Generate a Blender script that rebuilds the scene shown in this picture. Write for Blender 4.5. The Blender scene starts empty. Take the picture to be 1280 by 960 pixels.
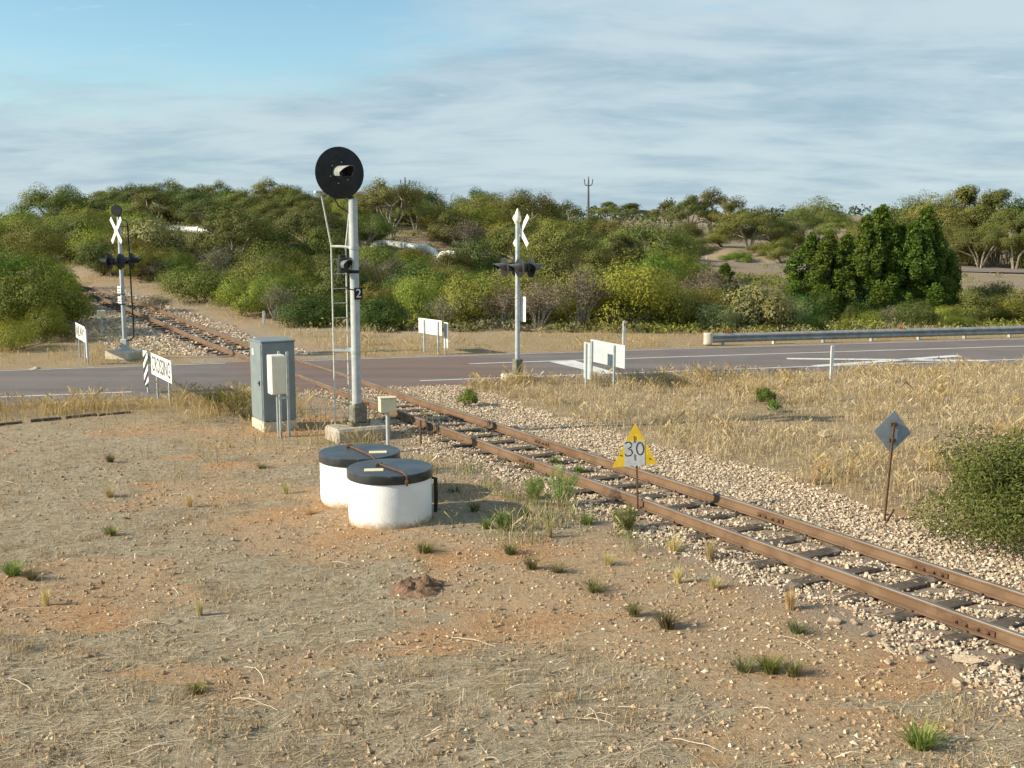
import bpy, math, random
import numpy as np
from mathutils import Vector, Matrix

SC = bpy.context.scene
COL = SC.collection
R = math.radians
random.seed(7)
RNG = np.random.default_rng(11)

# ------------------------------------------------------------------ camera
cam = bpy.data.cameras.new('camera')
cam.lens = 38.0
cam.sensor_width = 36.0
cam.clip_start = 0.1
cam.clip_end = 6000
camo = bpy.data.objects.new('camera', cam)
COL.objects.link(camo)
camo.location = (0, 0, 4.1)
camo.rotation_euler = (R(90) - math.atan(190 / 1351), 0, 0)
SC.camera = camo

# ------------------------------------------------------------------ sky and sun
SUN_AZ = Vector((-0.968, -0.25))          # where the sun stands, seen from above
SUN_EL = R(27)
world = bpy.data.worlds.new('World')
SC.world = world
world.use_nodes = True
nt = world.node_tree
nt.nodes.clear()
N = nt.nodes.new
L = nt.links.new


def mathn(tree, op, a, b=None, clamp=False):
    n = tree.nodes.new('ShaderNodeMath')
    n.operation = op
    n.use_clamp = clamp
    for i, v in enumerate((a, b)):
        if v is None:
            continue
        if isinstance(v, (int, float)):
            n.inputs[i].default_value = v
        else:
            tree.links.new(v, n.inputs[i])
    return n.outputs[0]


def maprange(tree, v, a, b, c=0.0, d=1.0, smooth=True):
    n = tree.nodes.new('ShaderNodeMapRange')
    n.interpolation_type = 'SMOOTHSTEP' if smooth else 'LINEAR'
    tree.links.new(v, n.inputs['Value'])
    n.inputs['From Min'].default_value = a
    n.inputs['From Max'].default_value = b
    n.inputs['To Min'].default_value = c
    n.inputs['To Max'].default_value = d
    return n.outputs['Result']


def mixc(tree, f, a, b, mode='MIX'):
    n = tree.nodes.new('ShaderNodeMix')
    n.data_type = 'RGBA'
    n.blend_type = mode
    n.clamp_factor = True
    if isinstance(f, (int, float)):
        n.inputs[0].default_value = f
    else:
        tree.links.new(f, n.inputs[0])
    for i, v in ((6, a), (7, b)):
        if isinstance(v, (tuple, list)):
            n.inputs[i].default_value = (v[0], v[1], v[2], 1)
        else:
            tree.links.new(v, n.inputs[i])
    return n.outputs[2]


sky = N('ShaderNodeTexSky')
sky.sky_type = 'NISHITA'
sky.sun_disc = False
sky.sun_elevation = SUN_EL
sky.sun_rotation = math.atan2(SUN_AZ.x, SUN_AZ.y) % (2 * math.pi)
sky.air_density = 1.0
sky.dust_density = 0.6
sky.ozone_density = 1.2
tc = N('ShaderNodeTexCoord')
sx = N('ShaderNodeSeparateXYZ')
L(tc.outputs['Generated'], sx.inputs[0])
zc = mathn(nt, 'MAXIMUM', sx.outputs[2], 0.0)
zz = mathn(nt, 'ADD', zc, 0.17)
cx = mathn(nt, 'DIVIDE', sx.outputs[0], zz)
cy = mathn(nt, 'DIVIDE', sx.outputs[1], zz)
cv = N('ShaderNodeCombineXYZ')
L(cx, cv.inputs[0])
L(cy, cv.inputs[1])


def cloud_noise(scale, detail, off, sy=1.0, rough=0.6, dist=0.3):
    mp = N('ShaderNodeMapping')
    mp.inputs['Location'].default_value = off
    mp.inputs['Scale'].default_value = (scale, scale * sy, scale)
    L(cv.outputs[0], mp.inputs[0])
    n = N('ShaderNodeTexNoise')
    n.inputs['Scale'].default_value = 1.0
    n.inputs['Detail'].default_value = detail
    n.inputs['Roughness'].default_value = rough
    n.inputs['Distortion'].default_value = dist
    L(mp.outputs[0], n.inputs['Vector'])
    return n.outputs['Fac']


az = mathn(nt, 'DIVIDE', sx.outputs[0], mathn(nt, 'MAXIMUM', mathn(nt, 'ABSOLUTE', sx.outputs[1]), 0.05))
# the veil of high cloud thickens towards the east and towards the horizon
n_big = cloud_noise(0.8, 5, (3.1, 7.7, 0), 1.5)
n_mid = cloud_noise(1.9, 8, (11.3, 2.2, 0), 1.7)
n_fine = cloud_noise(4.4, 9, (5.3, 9.2, 0), 1.4, 0.66, 0.6)
bank = maprange(nt, az, -0.30, 0.10, -0.16, 0.26)
low = maprange(nt, zc, 0.05, 0.19, 0.52, -0.05)
cov = mathn(nt, 'ADD', mathn(nt, 'ADD', mathn(nt, 'MULTIPLY', n_big, 0.7), mathn(nt, 'MULTIPLY', n_fine, 0.35)), mathn(nt, 'ADD', bank, low))
veil = maprange(nt, cov, 0.42, 0.86, 0.0, 0.93)
# tone of the cloud: pale tops and grey-blue undersides in long streaks
tone = maprange(nt, mathn(nt, 'ADD', mathn(nt, 'MULTIPLY', n_mid, 0.6), mathn(nt, 'MULTIPLY', n_big, 0.45)), 0.33, 0.64)
ccol = mixc(nt, tone, (0.225, 0.32, 0.395), (0.385, 0.465, 0.505))
skyc = N('ShaderNodeVectorMath')
skyc.operation = 'SCALE'
L(sky.outputs[0], skyc.inputs[0])
skyc.inputs['Scale'].default_value = 0.116
clc = N('ShaderNodeVectorMath')
clc.operation = 'SCALE'
L(ccol, clc.inputs[0])
clc.inputs['Scale'].default_value = 1.0
skyt = mixc(nt, 1.0, skyc.outputs[0], (0.82, 0.99, 0.97), 'MULTIPLY')
fin = mixc(nt, veil, skyt, clc.outputs[0])
# small bright puffs and streaks where the veil is thin
n_puff = cloud_noise(5.2, 8, (1.7, 4.4, 0), 2.2, 0.6, 0.5)
puff = mathn(nt, 'MULTIPLY', maprange(nt, n_puff, 0.62, 0.80, 0, 0.6), maprange(nt, zc, 0.05, 0.11))
fin = mixc(nt, puff, fin, (0.50, 0.56, 0.575))
bg = N('ShaderNodeBackground')
bg.inputs['Strength'].default_value = 1.0
L(fin, bg.inputs['Color'])
wo = N('ShaderNodeOutputWorld')
L(bg.outputs[0], wo.inputs[0])

sun = bpy.data.lights.new('sun', 'SUN')
sun.energy = 4.9
sun.angle = R(0.6)
sun.color = (1.0, 0.885, 0.69)
suno = bpy.data.objects.new('sun', sun)
COL.objects.link(suno)
sd = Vector((SUN_AZ.x * math.cos(SUN_EL), SUN_AZ.y * math.cos(SUN_EL), math.sin(SUN_EL)))
suno.rotation_euler = (-sd).to_track_quat('-Z', 'Y').to_euler()
suno.location = sd * 60

SC.view_settings.view_transform = 'Standard'
SC.view_settings.look = 'None'
SC.view_settings.gamma = 1.0
SC.view_settings.use_curve_mapping = False
SC.view_settings.exposure = 0.60
try:
    SC.cycles.max_bounces = 6
    SC.cycles.transparent_max_bounces = 4
except Exception:
    pass


# ------------------------------------------------------------------ materials
def new_mat(name):
    m = bpy.data.materials.new(name)
    m.use_nodes = True
    t = m.node_tree
    b = t.nodes['Principled BSDF']
    b.inputs['Specular IOR Level'].default_value = 0.3
    return m, t, b


def noise(t, vec, scale, detail=4, rough=0.6):
    n = t.nodes.new('ShaderNodeTexNoise')
    n.inputs['Scale'].default_value = scale
    n.inputs['Detail'].default_value = detail
    n.inputs['Roughness'].default_value = rough
    if vec is not None:
        t.links.new(vec, n.inputs['Vector'])
    return n.outputs['Fac']


def mat(name, c1, c2=None, rough=0.75, metal=0.0, scale=6.0, lo=0.4, hi=0.62, bump=0.15, c3=None, scale3=25.0, lo3=0.58, hi3=0.66, bscale=40.0):
    m, t, b = new_mat(name)
    tcx = t.nodes.new('ShaderNodeTexCoord').outputs['Object']
    c2 = c2 or tuple(v * 0.75 for v in c1)
    f = maprange(t, noise(t, tcx, scale, 6), lo, hi)
    c = mixc(t, f, c1, c2)
    if c3:
        c = mixc(t, maprange(t, noise(t, tcx, scale3, 5), lo3, hi3), c, c3)
    t.links.new(c, b.inputs['Base Color'])
    b.inputs['Roughness'].default_value = rough
    b.inputs['Metallic'].default_value = metal
    if bump:
        bn = t.nodes.new('ShaderNodeBump')
        bn.inputs['Strength'].default_value = bump
        bn.inputs['Distance'].default_value = 0.02
        t.links.new(noise(t, tcx, bscale, 4), bn.inputs['Height'])
        t.links.new(bn.outputs[0], b.inputs['Normal'])
    return m


def leaf_mat(name, cols, trans=0.25, rough=0.65, obj_var=0.27):
    """foliage: colour varies from leaf to leaf and from plant to plant"""
    m, t, b = new_mat(name)
    g = t.nodes.new('ShaderNodeNewGeometry')
    cr = t.nodes.new('ShaderNodeValToRGB')
    cr.color_ramp.elements[0].color = (*cols[0], 1)
    cr.color_ramp.elements[0].position = 0.0
    cr.color_ramp.elements[1].color = (*cols[-1], 1)
    for i, c in enumerate(cols[1:-1]):
        e = cr.color_ramp.elements.new((i + 1) / (len(cols) - 1))
        e.color = (*c, 1)
    t.links.new(g.outputs['Random Per Island'], cr.inputs[0])
    oi = t.nodes.new('ShaderNodeObjectInfo')
    hs = t.nodes.new('ShaderNodeHueSaturation')
    t.links.new(cr.outputs[0], hs.inputs['Color'])
    t.links.new(maprange(t, oi.outputs['Random'], 0, 1, 0.5 - obj_var * 0.14, 0.5 + obj_var * 0.14, False), hs.inputs['Hue'])
    t.links.new(maprange(t, mathn(t, 'FRACT', mathn(t, 'MULTIPLY', oi.outputs['Random'], 7.31)), 0, 1, 1 - obj_var, 1 + obj_var, False), hs.inputs['Value'])
    t.links.new(hs.outputs[0], b.inputs['Base Color'])
    b.inputs['Roughness'].default_value = rough
    b.inputs['Specular IOR Level'].default_value = 0.25
    if trans:
        tr = t.nodes.new('ShaderNodeBsdfTranslucent')
        t.links.new(hs.outputs[0], tr.inputs[0])
        mx = t.nodes.new('ShaderNodeMixShader')
        mx.inputs[0].default_value = trans
        t.links.new(b.outputs[0], mx.inputs[1])
        t.links.new(tr.outputs[0], mx.inputs[2])
        t.links.new(mx.outputs[0], t.nodes['Material Output'].inputs[0])
    return m


M = {}
M['galv'] = mat('galvanised_steel', (0.46, 0.49, 0.49), (0.36, 0.40, 0.41), 0.5, 0.35, 9, bump=0.05, c3=(0.40, 0.36, 0.28), lo3=0.66, hi3=0.74)
M['pole_paint'] = mat('pole_paint', (0.45, 0.475, 0.465), (0.36, 0.395, 0.40), 0.5, 0.1, 5, bump=0.05, c3=(0.30, 0.26, 0.20), scale3=18, lo3=0.68, hi3=0.75)
M['ladder'] = mat('ladder_paint', (0.56, 0.57, 0.52), (0.44, 0.44, 0.38), 0.6, 0.1, 14, bump=0.08, c3=(0.26, 0.15, 0.08), scale3=30, lo3=0.64, hi3=0.7)
M['black'] = mat('black_paint', (0.012, 0.013, 0.013), (0.022, 0.022, 0.021), 0.55, 0, 8, bump=0.06)
M['blackgloss'] = mat('worn_black_paint', (0.02, 0.021, 0.022), (0.035, 0.035, 0.034), 0.38, 0, 8, bump=0.06)
M['hood'] = mat('hood_paint', (0.10, 0.105, 0.10), (0.15, 0.155, 0.14), 0.5, 0, 9, bump=0.05)
M['visor_grey'] = mat('weathered_visor_paint', (0.30, 0.31, 0.28), (0.22, 0.23, 0.21), 0.55, 0, 9, bump=0.05)
M['lens_clear'] = mat('dark_lens', (0.02, 0.025, 0.03), rough=0.12, bump=0)
M['lens_red'] = mat('red_lens', (0.30, 0.015, 0.012), rough=0.2, bump=0)
M['red'] = mat('red_reflector', (0.62, 0.05, 0.02), rough=0.35, bump=0)
M['white'] = mat('white_paint', (0.78, 0.78, 0.74), (0.66, 0.66, 0.61), 0.6, 0, 4, bump=0.05, c3=(0.45, 0.40, 0.30), scale3=14, lo3=0.68, hi3=0.8)
M['tankwhite'] = mat('whitewashed_concrete', (0.80, 0.80, 0.77), (0.72, 0.72, 0.69), 0.8, 0, 2.2, bump=0.25, c3=(0.45, 0.37, 0.26), scale3=5, lo3=0.68, hi3=0.82)
mt_ = M['tankwhite'].node_tree
tc_ = mt_.nodes.new('ShaderNodeTexCoord').outputs['Object']
sz_ = mt_.nodes.new('ShaderNodeSeparateXYZ')
mt_.links.new(tc_, sz_.inputs[0])
b_ = mt_.nodes['Principled BSDF']
old = b_.inputs['Base Color'].links[0].from_socket
# mud splashed up from the ground, chipped patches and faint runs below the lid
splash = maprange(mt_, mathn(mt_, 'SUBTRACT', mathn(mt_, 'MULTIPLY', noise(mt_, tc_, 11, 6, 0.7), 0.27), sz_.outputs[2]), 0.02, 0.16)
mp_ = mt_.nodes.new('ShaderNodeMapping')
mp_.inputs['Scale'].default_value = (9, 9, 0.7)
mt_.links.new(tc_, mp_.inputs[0])
runs = mathn(mt_, 'MULTIPLY', maprange(mt_, noise(mt_, mp_.outputs[0], 1.6, 5, 0.6), 0.56, 0.74), maprange(mt_, sz_.outputs[2], 0.1, 0.6, 0.1, 0.4))
c_ = mixc(mt_, splash, old, (0.40, 0.29, 0.18))
c_ = mixc(mt_, runs, c_, (0.42, 0.40, 0.34))
chips = maprange(mt_, noise(mt_, tc_, 24, 5, 0.6), 0.70, 0.73, 0, 0.8)
c_ = mixc(mt_, chips, c_, (0.33, 0.29, 0.23))
mt_.links.new(c_, b_.inputs['Base Color'])
M['lid'] = mat('bitumen_black_lid', (0.03, 0.034, 0.036), (0.055, 0.06, 0.064), 0.30, 0, 3.5, bump=0.1, c3=(0.16, 0.15, 0.13), scale3=8, lo3=0.62, hi3=0.78)
M['rust'] = mat('rusty_steel', (0.15, 0.082, 0.047), (0.09, 0.05, 0.03), 0.85, 0.1, 12, bump=0.25)
M['cream'] = mat('cream_enamel', (0.70, 0.62, 0.42), (0.62, 0.55, 0.38), 0.5, 0, 5, bump=0.04)
M['cream_pale'] = mat('pale_cream_enamel', (0.74, 0.70, 0.56), (0.68, 0.64, 0.50), 0.5, 0, 5, bump=0.04)
M['label'] = mat('cream_label', (0.74, 0.66, 0.44), (0.66, 0.58, 0.38), 0.6, 0, 20, bump=0)
M['cab'] = mat('grey_blue_cabinet_paint', (0.205, 0.245, 0.245), (0.18, 0.215, 0.22), 0.45, 0.05, 3, bump=0.03)
M['conc'] = mat('weathered_concrete', (0.44, 0.39, 0.31), (0.32, 0.28, 0.22), 0.9, 0, 5, bump=0.5, c3=(0.20, 0.17, 0.13), scale3=11, lo3=0.6, hi3=0.75)
M['conc_light'] = mat('pale_concrete', (0.56, 0.50, 0.40), (0.46, 0.41, 0.33), 0.9, 0, 6, bump=0.3)
M['casting'] = mat('weathered_casting', (0.21, 0.20, 0.15), (0.13, 0.125, 0.095), 0.75, 0.1, 12, bump=0.3)
M['yellow'] = mat('yellow_sign_paint', (0.70, 0.47, 0.03), (0.60, 0.39, 0.03), 0.55, 0, 7, bump=0.05, c3=(0.32, 0.20, 0.06), scale3=20, lo3=0.68, hi3=0.74)
M['signgrey'] = mat('grey_sign_paint', (0.48, 0.49, 0.50), (0.40, 0.41, 0.42), 0.6, 0, 8, bump=0.05)
M['signback'] = mat('grey_sign_back', (0.30, 0.32, 0.33), (0.25, 0.27, 0.28), 0.6, 0.1, 6, bump=0.06, c3=(0.16, 0.13, 0.10), scale3=14, lo3=0.66, hi3=0.76)
M['alu'] = mat('aluminium_sign_back', (0.46, 0.50, 0.51), (0.40, 0.44, 0.455), 0.5, 0.1, 3, bump=0.03)
M['ink'] = mat('black_lettering', (0.02, 0.02, 0.02), (0.05, 0.05, 0.045), 0.6, 0, 20, bump=0)
M['ink_worn'] = mat('worn_black_lettering', (0.03, 0.03, 0.03), (0.06, 0.06, 0.05), 0.6, 0, 20, bump=0, c3=(0.66, 0.65, 0.60), scale3=9, lo3=0.60, hi3=0.64)
M['grassy_rail'] = mat('weathered_rail_steel', (0.33, 0.35, 0.35), (0.25, 0.27, 0.27), 0.55, 0.3, 5, bump=0.06)
M['railside'] = mat('rail_rust', (0.185, 0.115, 0.068), (0.14, 0.084, 0.048), 0.85, 0.05, 3.0, bump=0.15, c3=(0.10, 0.055, 0.034), scale3=1.4, lo3=0.6, hi3=0.75)
M['railtop'] = mat('rail_running_surface', (0.20, 0.175, 0.155), (0.155, 0.125, 0.10), 0.55, 0.3, 2.0, bump=0.03)
M['sleeper'] = mat('weathered_timber', (0.105, 0.082, 0.06), (0.06, 0.047, 0.036), 0.92, 0, 7, bump=0.6, c3=(0.19, 0.16, 0.125), scale3=4, lo3=0.56, hi3=0.7, bscale=18)
M['pole_timber'] = mat('grey_timber_pole', (0.15, 0.14, 0.13), (0.10, 0.095, 0.09), 0.9, 0, 4, bump=0.2)
M['bark'] = mat('mallee_bark', (0.36, 0.30, 0.23), (0.21, 0.17, 0.13), 0.9, 0, 3, bump=0.3)
M['bark_dark'] = mat('dark_bark', (0.13, 0.105, 0.08), (0.085, 0.07, 0.055), 0.92, 0, 6, bump=0.3)
M['deadwood'] = mat('grey_dead_wood', (0.27, 0.24, 0.205), (0.18, 0.16, 0.14), 0.9, 0, 6, bump=0.2)
M['pipe'] = mat('pale_pipe_paint', (0.74, 0.74, 0.70), (0.62, 0.62, 0.58), 0.55, 0, 1.2, bump=0.03, c3=(0.36, 0.30, 0.23), scale3=2.2, lo3=0.64, hi3=0.8)
M['rock'] = mat('pale_limestone', (0.45, 0.36, 0.25), (0.34, 0.25, 0.16), 0.9, 0, 9, bump=0.9, c3=(0.56, 0.49, 0.38), scale3=9, lo3=0.55, hi3=0.7)
M['rock_dark'] = mat('dark_field_stone', (0.15, 0.12, 0.10), (0.10, 0.08, 0.07), 0.9, 0, 4, bump=0.5)
M['line'] = mat('road_marking_paint', (0.66, 0.65, 0.61), (0.54, 0.52, 0.48), 0.7, 0, 3, bump=0.1, c3=(0.24, 0.20, 0.18), scale3=14, lo3=0.60, hi3=0.70)
M['soil_dark'] = mat('turned_red_soil', (0.22, 0.135, 0.082), (0.12, 0.075, 0.048), 0.95, 0, 9, bump=0.8)

M['leaf_olive'] = leaf_mat('olive_foliage', [(0.100, 0.113, 0.016), (0.170, 0.180, 0.027), (0.242, 0.243, 0.040), (0.186, 0.157, 0.038)])
M['leaf_mallee'] = leaf_mat('mallee_foliage', [(0.073, 0.086, 0.017), (0.125, 0.140, 0.028), (0.187, 0.191, 0.041)])
M['leaf_green'] = leaf_mat('green_foliage', [(0.067, 0.103, 0.011), (0.124, 0.170, 0.017), (0.196, 0.244, 0.028)])
M['leaf_near'] = leaf_mat('feathery_bush_foliage', [(0.048, 0.068, 0.013), (0.10, 0.13, 0.024), (0.165, 0.19, 0.04)])
M['leaf_dark'] = leaf_mat('dark_green_foliage', [(0.044, 0.080, 0.014), (0.078, 0.125, 0.019), (0.129, 0.173, 0.028)])
M['leaf_lime'] = leaf_mat('yellow_green_foliage', [(0.108, 0.130, 0.016), (0.181, 0.213, 0.027), (0.270, 0.297, 0.040)])
M['leaf_pale'] = leaf_mat('pale_grey_green_foliage', [(0.128, 0.159, 0.057), (0.202, 0.234, 0.089), (0.288, 0.316, 0.122), (0.341, 0.316, 0.066)])
M['leaf_grey'] = leaf_mat('grey_brown_foliage', [(0.152, 0.129, 0.071), (0.224, 0.190, 0.109), (0.169, 0.161, 0.062)])
M['leaf_rust'] = leaf_mat('rusty_brown_foliage', [(0.122, 0.111, 0.026), (0.178, 0.151, 0.032), (0.134, 0.144, 0.027)])
M['leaf_pine'] = leaf_mat('native_pine_foliage', [(0.047, 0.086, 0.012), (0.092, 0.146, 0.017), (0.157, 0.207, 0.025)], 0.25, 0.65, 0.09)
M['leaf_far'] = leaf_mat('far_foliage', [(0.051, 0.071, 0.028), (0.075, 0.099, 0.041), (0.098, 0.121, 0.050)])
M['weed_green'] = leaf_mat('weed_blades', [(0.115, 0.162, 0.029), (0.184, 0.222, 0.050), (0.276, 0.282, 0.081)], 0.35)
M['weed_dark'] = leaf_mat('dull_green_blades', [(0.101, 0.119, 0.035), (0.155, 0.161, 0.055), (0.297, 0.259, 0.110)], 0.3)
M['weed_fresh'] = leaf_mat('feathery_green_blades', [(0.17, 0.215, 0.05), (0.25, 0.285, 0.08), (0.36, 0.35, 0.13)], 0.4)
M['straw_tuft'] = leaf_mat('straw_blades', [(0.36, 0.255, 0.11), (0.50, 0.36, 0.17), (0.62, 0.49, 0.27)], 0.3)
M['straw'] = leaf_mat('dry_grass_blades', [(0.292, 0.212, 0.120), (0.454, 0.350, 0.200), (0.594, 0.477, 0.290), (0.713, 0.604, 0.400)], 0.3, 0.8, 0.0)
M['verge_straw'] = leaf_mat('verge_grass_blades', [(0.324, 0.216, 0.090), (0.475, 0.335, 0.140), (0.605, 0.454, 0.210), (0.259, 0.216, 0.080)], 0.3, 0.8, 0.0)
M['litter'] = leaf_mat('dry_litter', [(0.226, 0.169, 0.102), (0.401, 0.315, 0.198), (0.564, 0.460, 0.292), (0.777, 0.665, 0.452)], 0.1, 0.85, 0.0)
M['ballast'] = leaf_mat('ballast_stone', [(0.278, 0.194, 0.127), (0.436, 0.333, 0.228), (0.556, 0.459, 0.330), (0.649, 0.567, 0.432), (0.389, 0.261, 0.169)], 0, 0.9, 0.0)
M['stubble'] = leaf_mat('brown_stubble', [(0.264, 0.183, 0.101), (0.408, 0.295, 0.168), (0.552, 0.431, 0.263), (0.360, 0.277, 0.168)], 0.2, 0.85, 0.0)
M['stalk'] = leaf_mat('bleached_stalk', [(0.55, 0.46, 0.31), (0.68, 0.60, 0.44), (0.76, 0.70, 0.55)], 0.1, 0.8, 0.0)
M['clod'] = leaf_mat('soil_clod', [(0.20, 0.135, 0.08), (0.34, 0.24, 0.145), (0.46, 0.32, 0.19), (0.30, 0.23, 0.155)], 0, 0.95, 0.0)
M['pebble'] = leaf_mat('limestone_pebble', [(0.272, 0.168, 0.091), (0.408, 0.281, 0.161), (0.526, 0.418, 0.274), (0.636, 0.555, 0.401)], 0, 0.9, 0.0)


# ------------------------------------------------------------------ mesh helpers
def link(o, parent=None):
    COL.objects.link(o)
    if parent is not None:
        o.parent = parent
    return o


def tag(o, label=None, cat=None, group=None, kind=None):
    if label:
        o['label'] = label
    if cat:
        o['category'] = cat
    if group:
        o['group'] = group
    if kind:
        o['kind'] = kind
    return o


def empty(name, loc, rz=0.0, label=None, cat=None, group=None):
    o = bpy.data.objects.new(name, None)
    o.empty_display_size = 0.2
    COL.objects.link(o)
    o.location = loc
    o.rotation_euler = (0, 0, rz)
    return tag(o, label, cat, group)


def mesh_np(name, v, f, mats=(), smooth=False, mi=None):
    """mesh from numpy arrays, every face with the same number of corners"""
    v = np.asarray(v, dtype=np.float32)
    f = np.asarray(f, dtype=np.int32)
    k = f.shape[1]
    me = bpy.data.meshes.new(name)
    me.vertices.add(len(v))
    me.vertices.foreach_set('co', v.ravel())
    me.loops.add(f.size)
    me.loops.foreach_set('vertex_index', f.ravel())
    me.polygons.add(len(f))
    me.polygons.foreach_set('loop_start', np.arange(0, f.size, k, dtype=np.int32))
    if mi is not None:
        me.polygons.foreach_set('material_index', np.asarray(mi, dtype=np.int32))
    me.polygons.foreach_set('use_smooth', np.full(len(f), smooth, dtype=bool))
    for m in mats:
        me.materials.append(m)
    me.update()
    return me


class MB:
    """collects shapes into one mesh object"""

    def __init__(s):
        s.v, s.f, s.m = [], [], []

    def add(s, v, f, mi=0):
        o = len(s.v)
        s.v += [tuple(p) for p in v]
        s.f += [tuple(i + o for i in q) for q in f]
        s.m += [mi] * len(f)
        return s

    def box(s, c, d, rot=None, mi=0, bev=0.0, taper=1.0):
        x, y, z = d[0] / 2, d[1] / 2, d[2] / 2
        if bev <= 0:
            v = [(-x, -y, -z), (x, -y, -z), (x, y, -z), (-x, y, -z), (-x * taper, -y * taper, z), (x * taper, -y * taper, z), (x * taper, y * taper, z), (-x * taper, y * taper, z)]
            f = [(3, 2, 1, 0), (4, 5, 6, 7), (0, 1, 5, 4), (1, 2, 6, 5), (2, 3, 7, 6), (3, 0, 4, 7)]
        else:
            def ring(zv, k, t=1.0):
                a, b = (x - k) * t, (y - k) * t
                X, Y = x * t if k == 0 else x * t, y * t
                if k == 0:
                    k2 = bev
                    return [(-x * t + k2, -y * t, zv), (x * t - k2, -y * t, zv), (x * t, -y * t + k2, zv), (x * t, y * t - k2, zv), (x * t - k2, y * t, zv), (-x * t + k2, y * t, zv), (-x * t, y * t - k2, zv), (-x * t, -y * t + k2, zv)]
                return [(-a, -b, zv), (a, -b, zv), (a, -b, zv), (a, b, zv), (a, b, zv), (-a, b, zv), (-a, b, zv), (-a, -b, zv)]
            v = ring(-z, bev) + ring(-z + bev, 0) + ring(z - bev, 0, taper) + ring(z, bev, taper)
            f = []
            for r in range(3):
                for i in range(8):
                    j = (i + 1) % 8
                    f.append((r * 8 + i, r * 8 + j, r * 8 + 8 + j, r * 8 + 8 + i))
            f.append(tuple(range(7, -1, -1)))
            f.append(tuple(range(24, 32)))
        if rot is not None:
            v = [rot @ Vector(p) for p in v]
        return s.add([(p[0] + c[0], p[1] + c[1], p[2] + c[2]) for p in v], f, mi)

    def tube(s, pts, r, n=8, mi=0, cap=True):
        pts = [Vector(p) for p in pts]
        rr = r if isinstance(r, (list, tuple)) else [r] * len(pts)
        v, f = [], []
        ref = Vector((0.31, 0.17, 0.93)).normalized()
        for i, p in enumerate(pts):
            t = (pts[min(i + 1, len(pts) - 1)] - pts[max(i - 1, 0)]).normalized()
            a = t.cross(ref)
            if a.length < 0.05:
                a = t.cross(Vector((1, 0, 0)))
            a.normalize()
            b = t.cross(a)
            for k in range(n):
                g = 2 * math.pi * k / n
                v.append(p + (a * math.cos(g) + b * math.sin(g)) * rr[i])
        for i in range(len(pts) - 1):
            for k in range(n):
                j = (k + 1) % n
                f.append((i * n + k, (i + 1) * n + k, (i + 1) * n + j, i * n + j))
        if cap:
            f.append(tuple(range(n)))
            f.append(tuple(range(len(v) - 1, len(v) - n - 1, -1)))
        return s.add(v, f, mi)

    def lathe(s, prof, n=32, c=(0, 0, 0), rot=None, mi=0):
        """prof: (radius, height) from the bottom up; ends closed when radius is 0 or by a cap"""
        v, f = [], []
        for (r, z) in prof:
            for k in range(n):
                g = 2 * math.pi * k / n
                v.append((r * math.cos(g), r * math.sin(g), z))
        for i in range(len(prof) - 1):
            for k in range(n):
                j = (k + 1) % n
                f.append((i * n + k, i * n + j, (i + 1) * n + j, (i + 1) * n + k))
        f.append(tuple(range(n - 1, -1, -1)))
        f.append(tuple(range(len(v) - n, len(v))))
        if rot is not None:
            v = [rot @ Vector(p) for p in v]
        return s.add([(p[0] + c[0], p[1] + c[1], p[2] + c[2]) for p in v], f, mi)

    def prism(s, poly, depth, mat4=None, mi=0):
        """polygon in local x,z extruded along y from -depth/2 to depth/2"""
        n = len(poly)
        v = [(p[0], -depth / 2, p[1]) for p in poly] + [(p[0], depth / 2, p[1]) for p in poly]
        f = [tuple(range(n)), tuple(range(2 * n - 1, n - 1, -1))]
        for i in range(n):
            j = (i + 1) % n
            f.append((i, i + n, j + n, j))
        if mat4 is not None:
            v = [mat4 @ Vector(p) for p in v]
        return s.add(v, f, mi)

    def build(s, name, mats, parent=None, smooth=False, loc=None, rz=None):
        me = bpy.data.meshes.new(name)
        me.from_pydata(s.v, [], s.f)
        for m in (mats if isinstance(mats, (list, tuple)) else [mats]):
            me.materials.append(m)
        me.polygons.foreach_set('material_index', np.asarray(s.m, dtype=np.int32))
        if smooth:
            try:
                me.polygons.foreach_set('use_smooth', np.ones(len(s.f), dtype=bool))
                me.set_sharp_from_angle(angle=R(38))
            except Exception:
                pass
        me.update()
        o = bpy.data.objects.new(name, me)
        link(o, parent)
        if loc is not None:
            o.location = loc
        if rz is not None:
            o.rotation_euler = (0, 0, rz)
        return o


def text_obj(body, size, m, parent, name='lettering', depth=0.002, spacing=1.0):
    """flat lettering standing in the local x,z plane, front towards -y, centred on its origin"""
    cu = bpy.data.curves.new('lettering_curve', 'FONT')
    cu.body = body
    cu.size = size
    cu.align_x = 'CENTER'
    cu.align_y = 'CENTER'
    cu.extrude = depth
    cu.space_character = spacing
    tmp = bpy.data.objects.new('lettering_tmp', cu)
    COL.objects.link(tmp)
    dg = bpy.context.evaluated_depsgraph_get()
    me = bpy.data.meshes.new_from_object(tmp.evaluated_get(dg))
    bpy.data.objects.remove(tmp)
    bpy.data.curves.remove(cu)
    me.transform(Matrix.Rotation(R(90), 4, 'X'))
    me.materials.clear()
    me.materials.append(m)
    me.name = name
    o = bpy.data.objects.new(name, me)
    return link(o, parent)


# ------------------------------------------------------------------ terrain
def sm(a, b, x):
    t = np.clip((x - a) / (b - a), 0, 1)
    return t * t * (3 - 2 * t)


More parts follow.
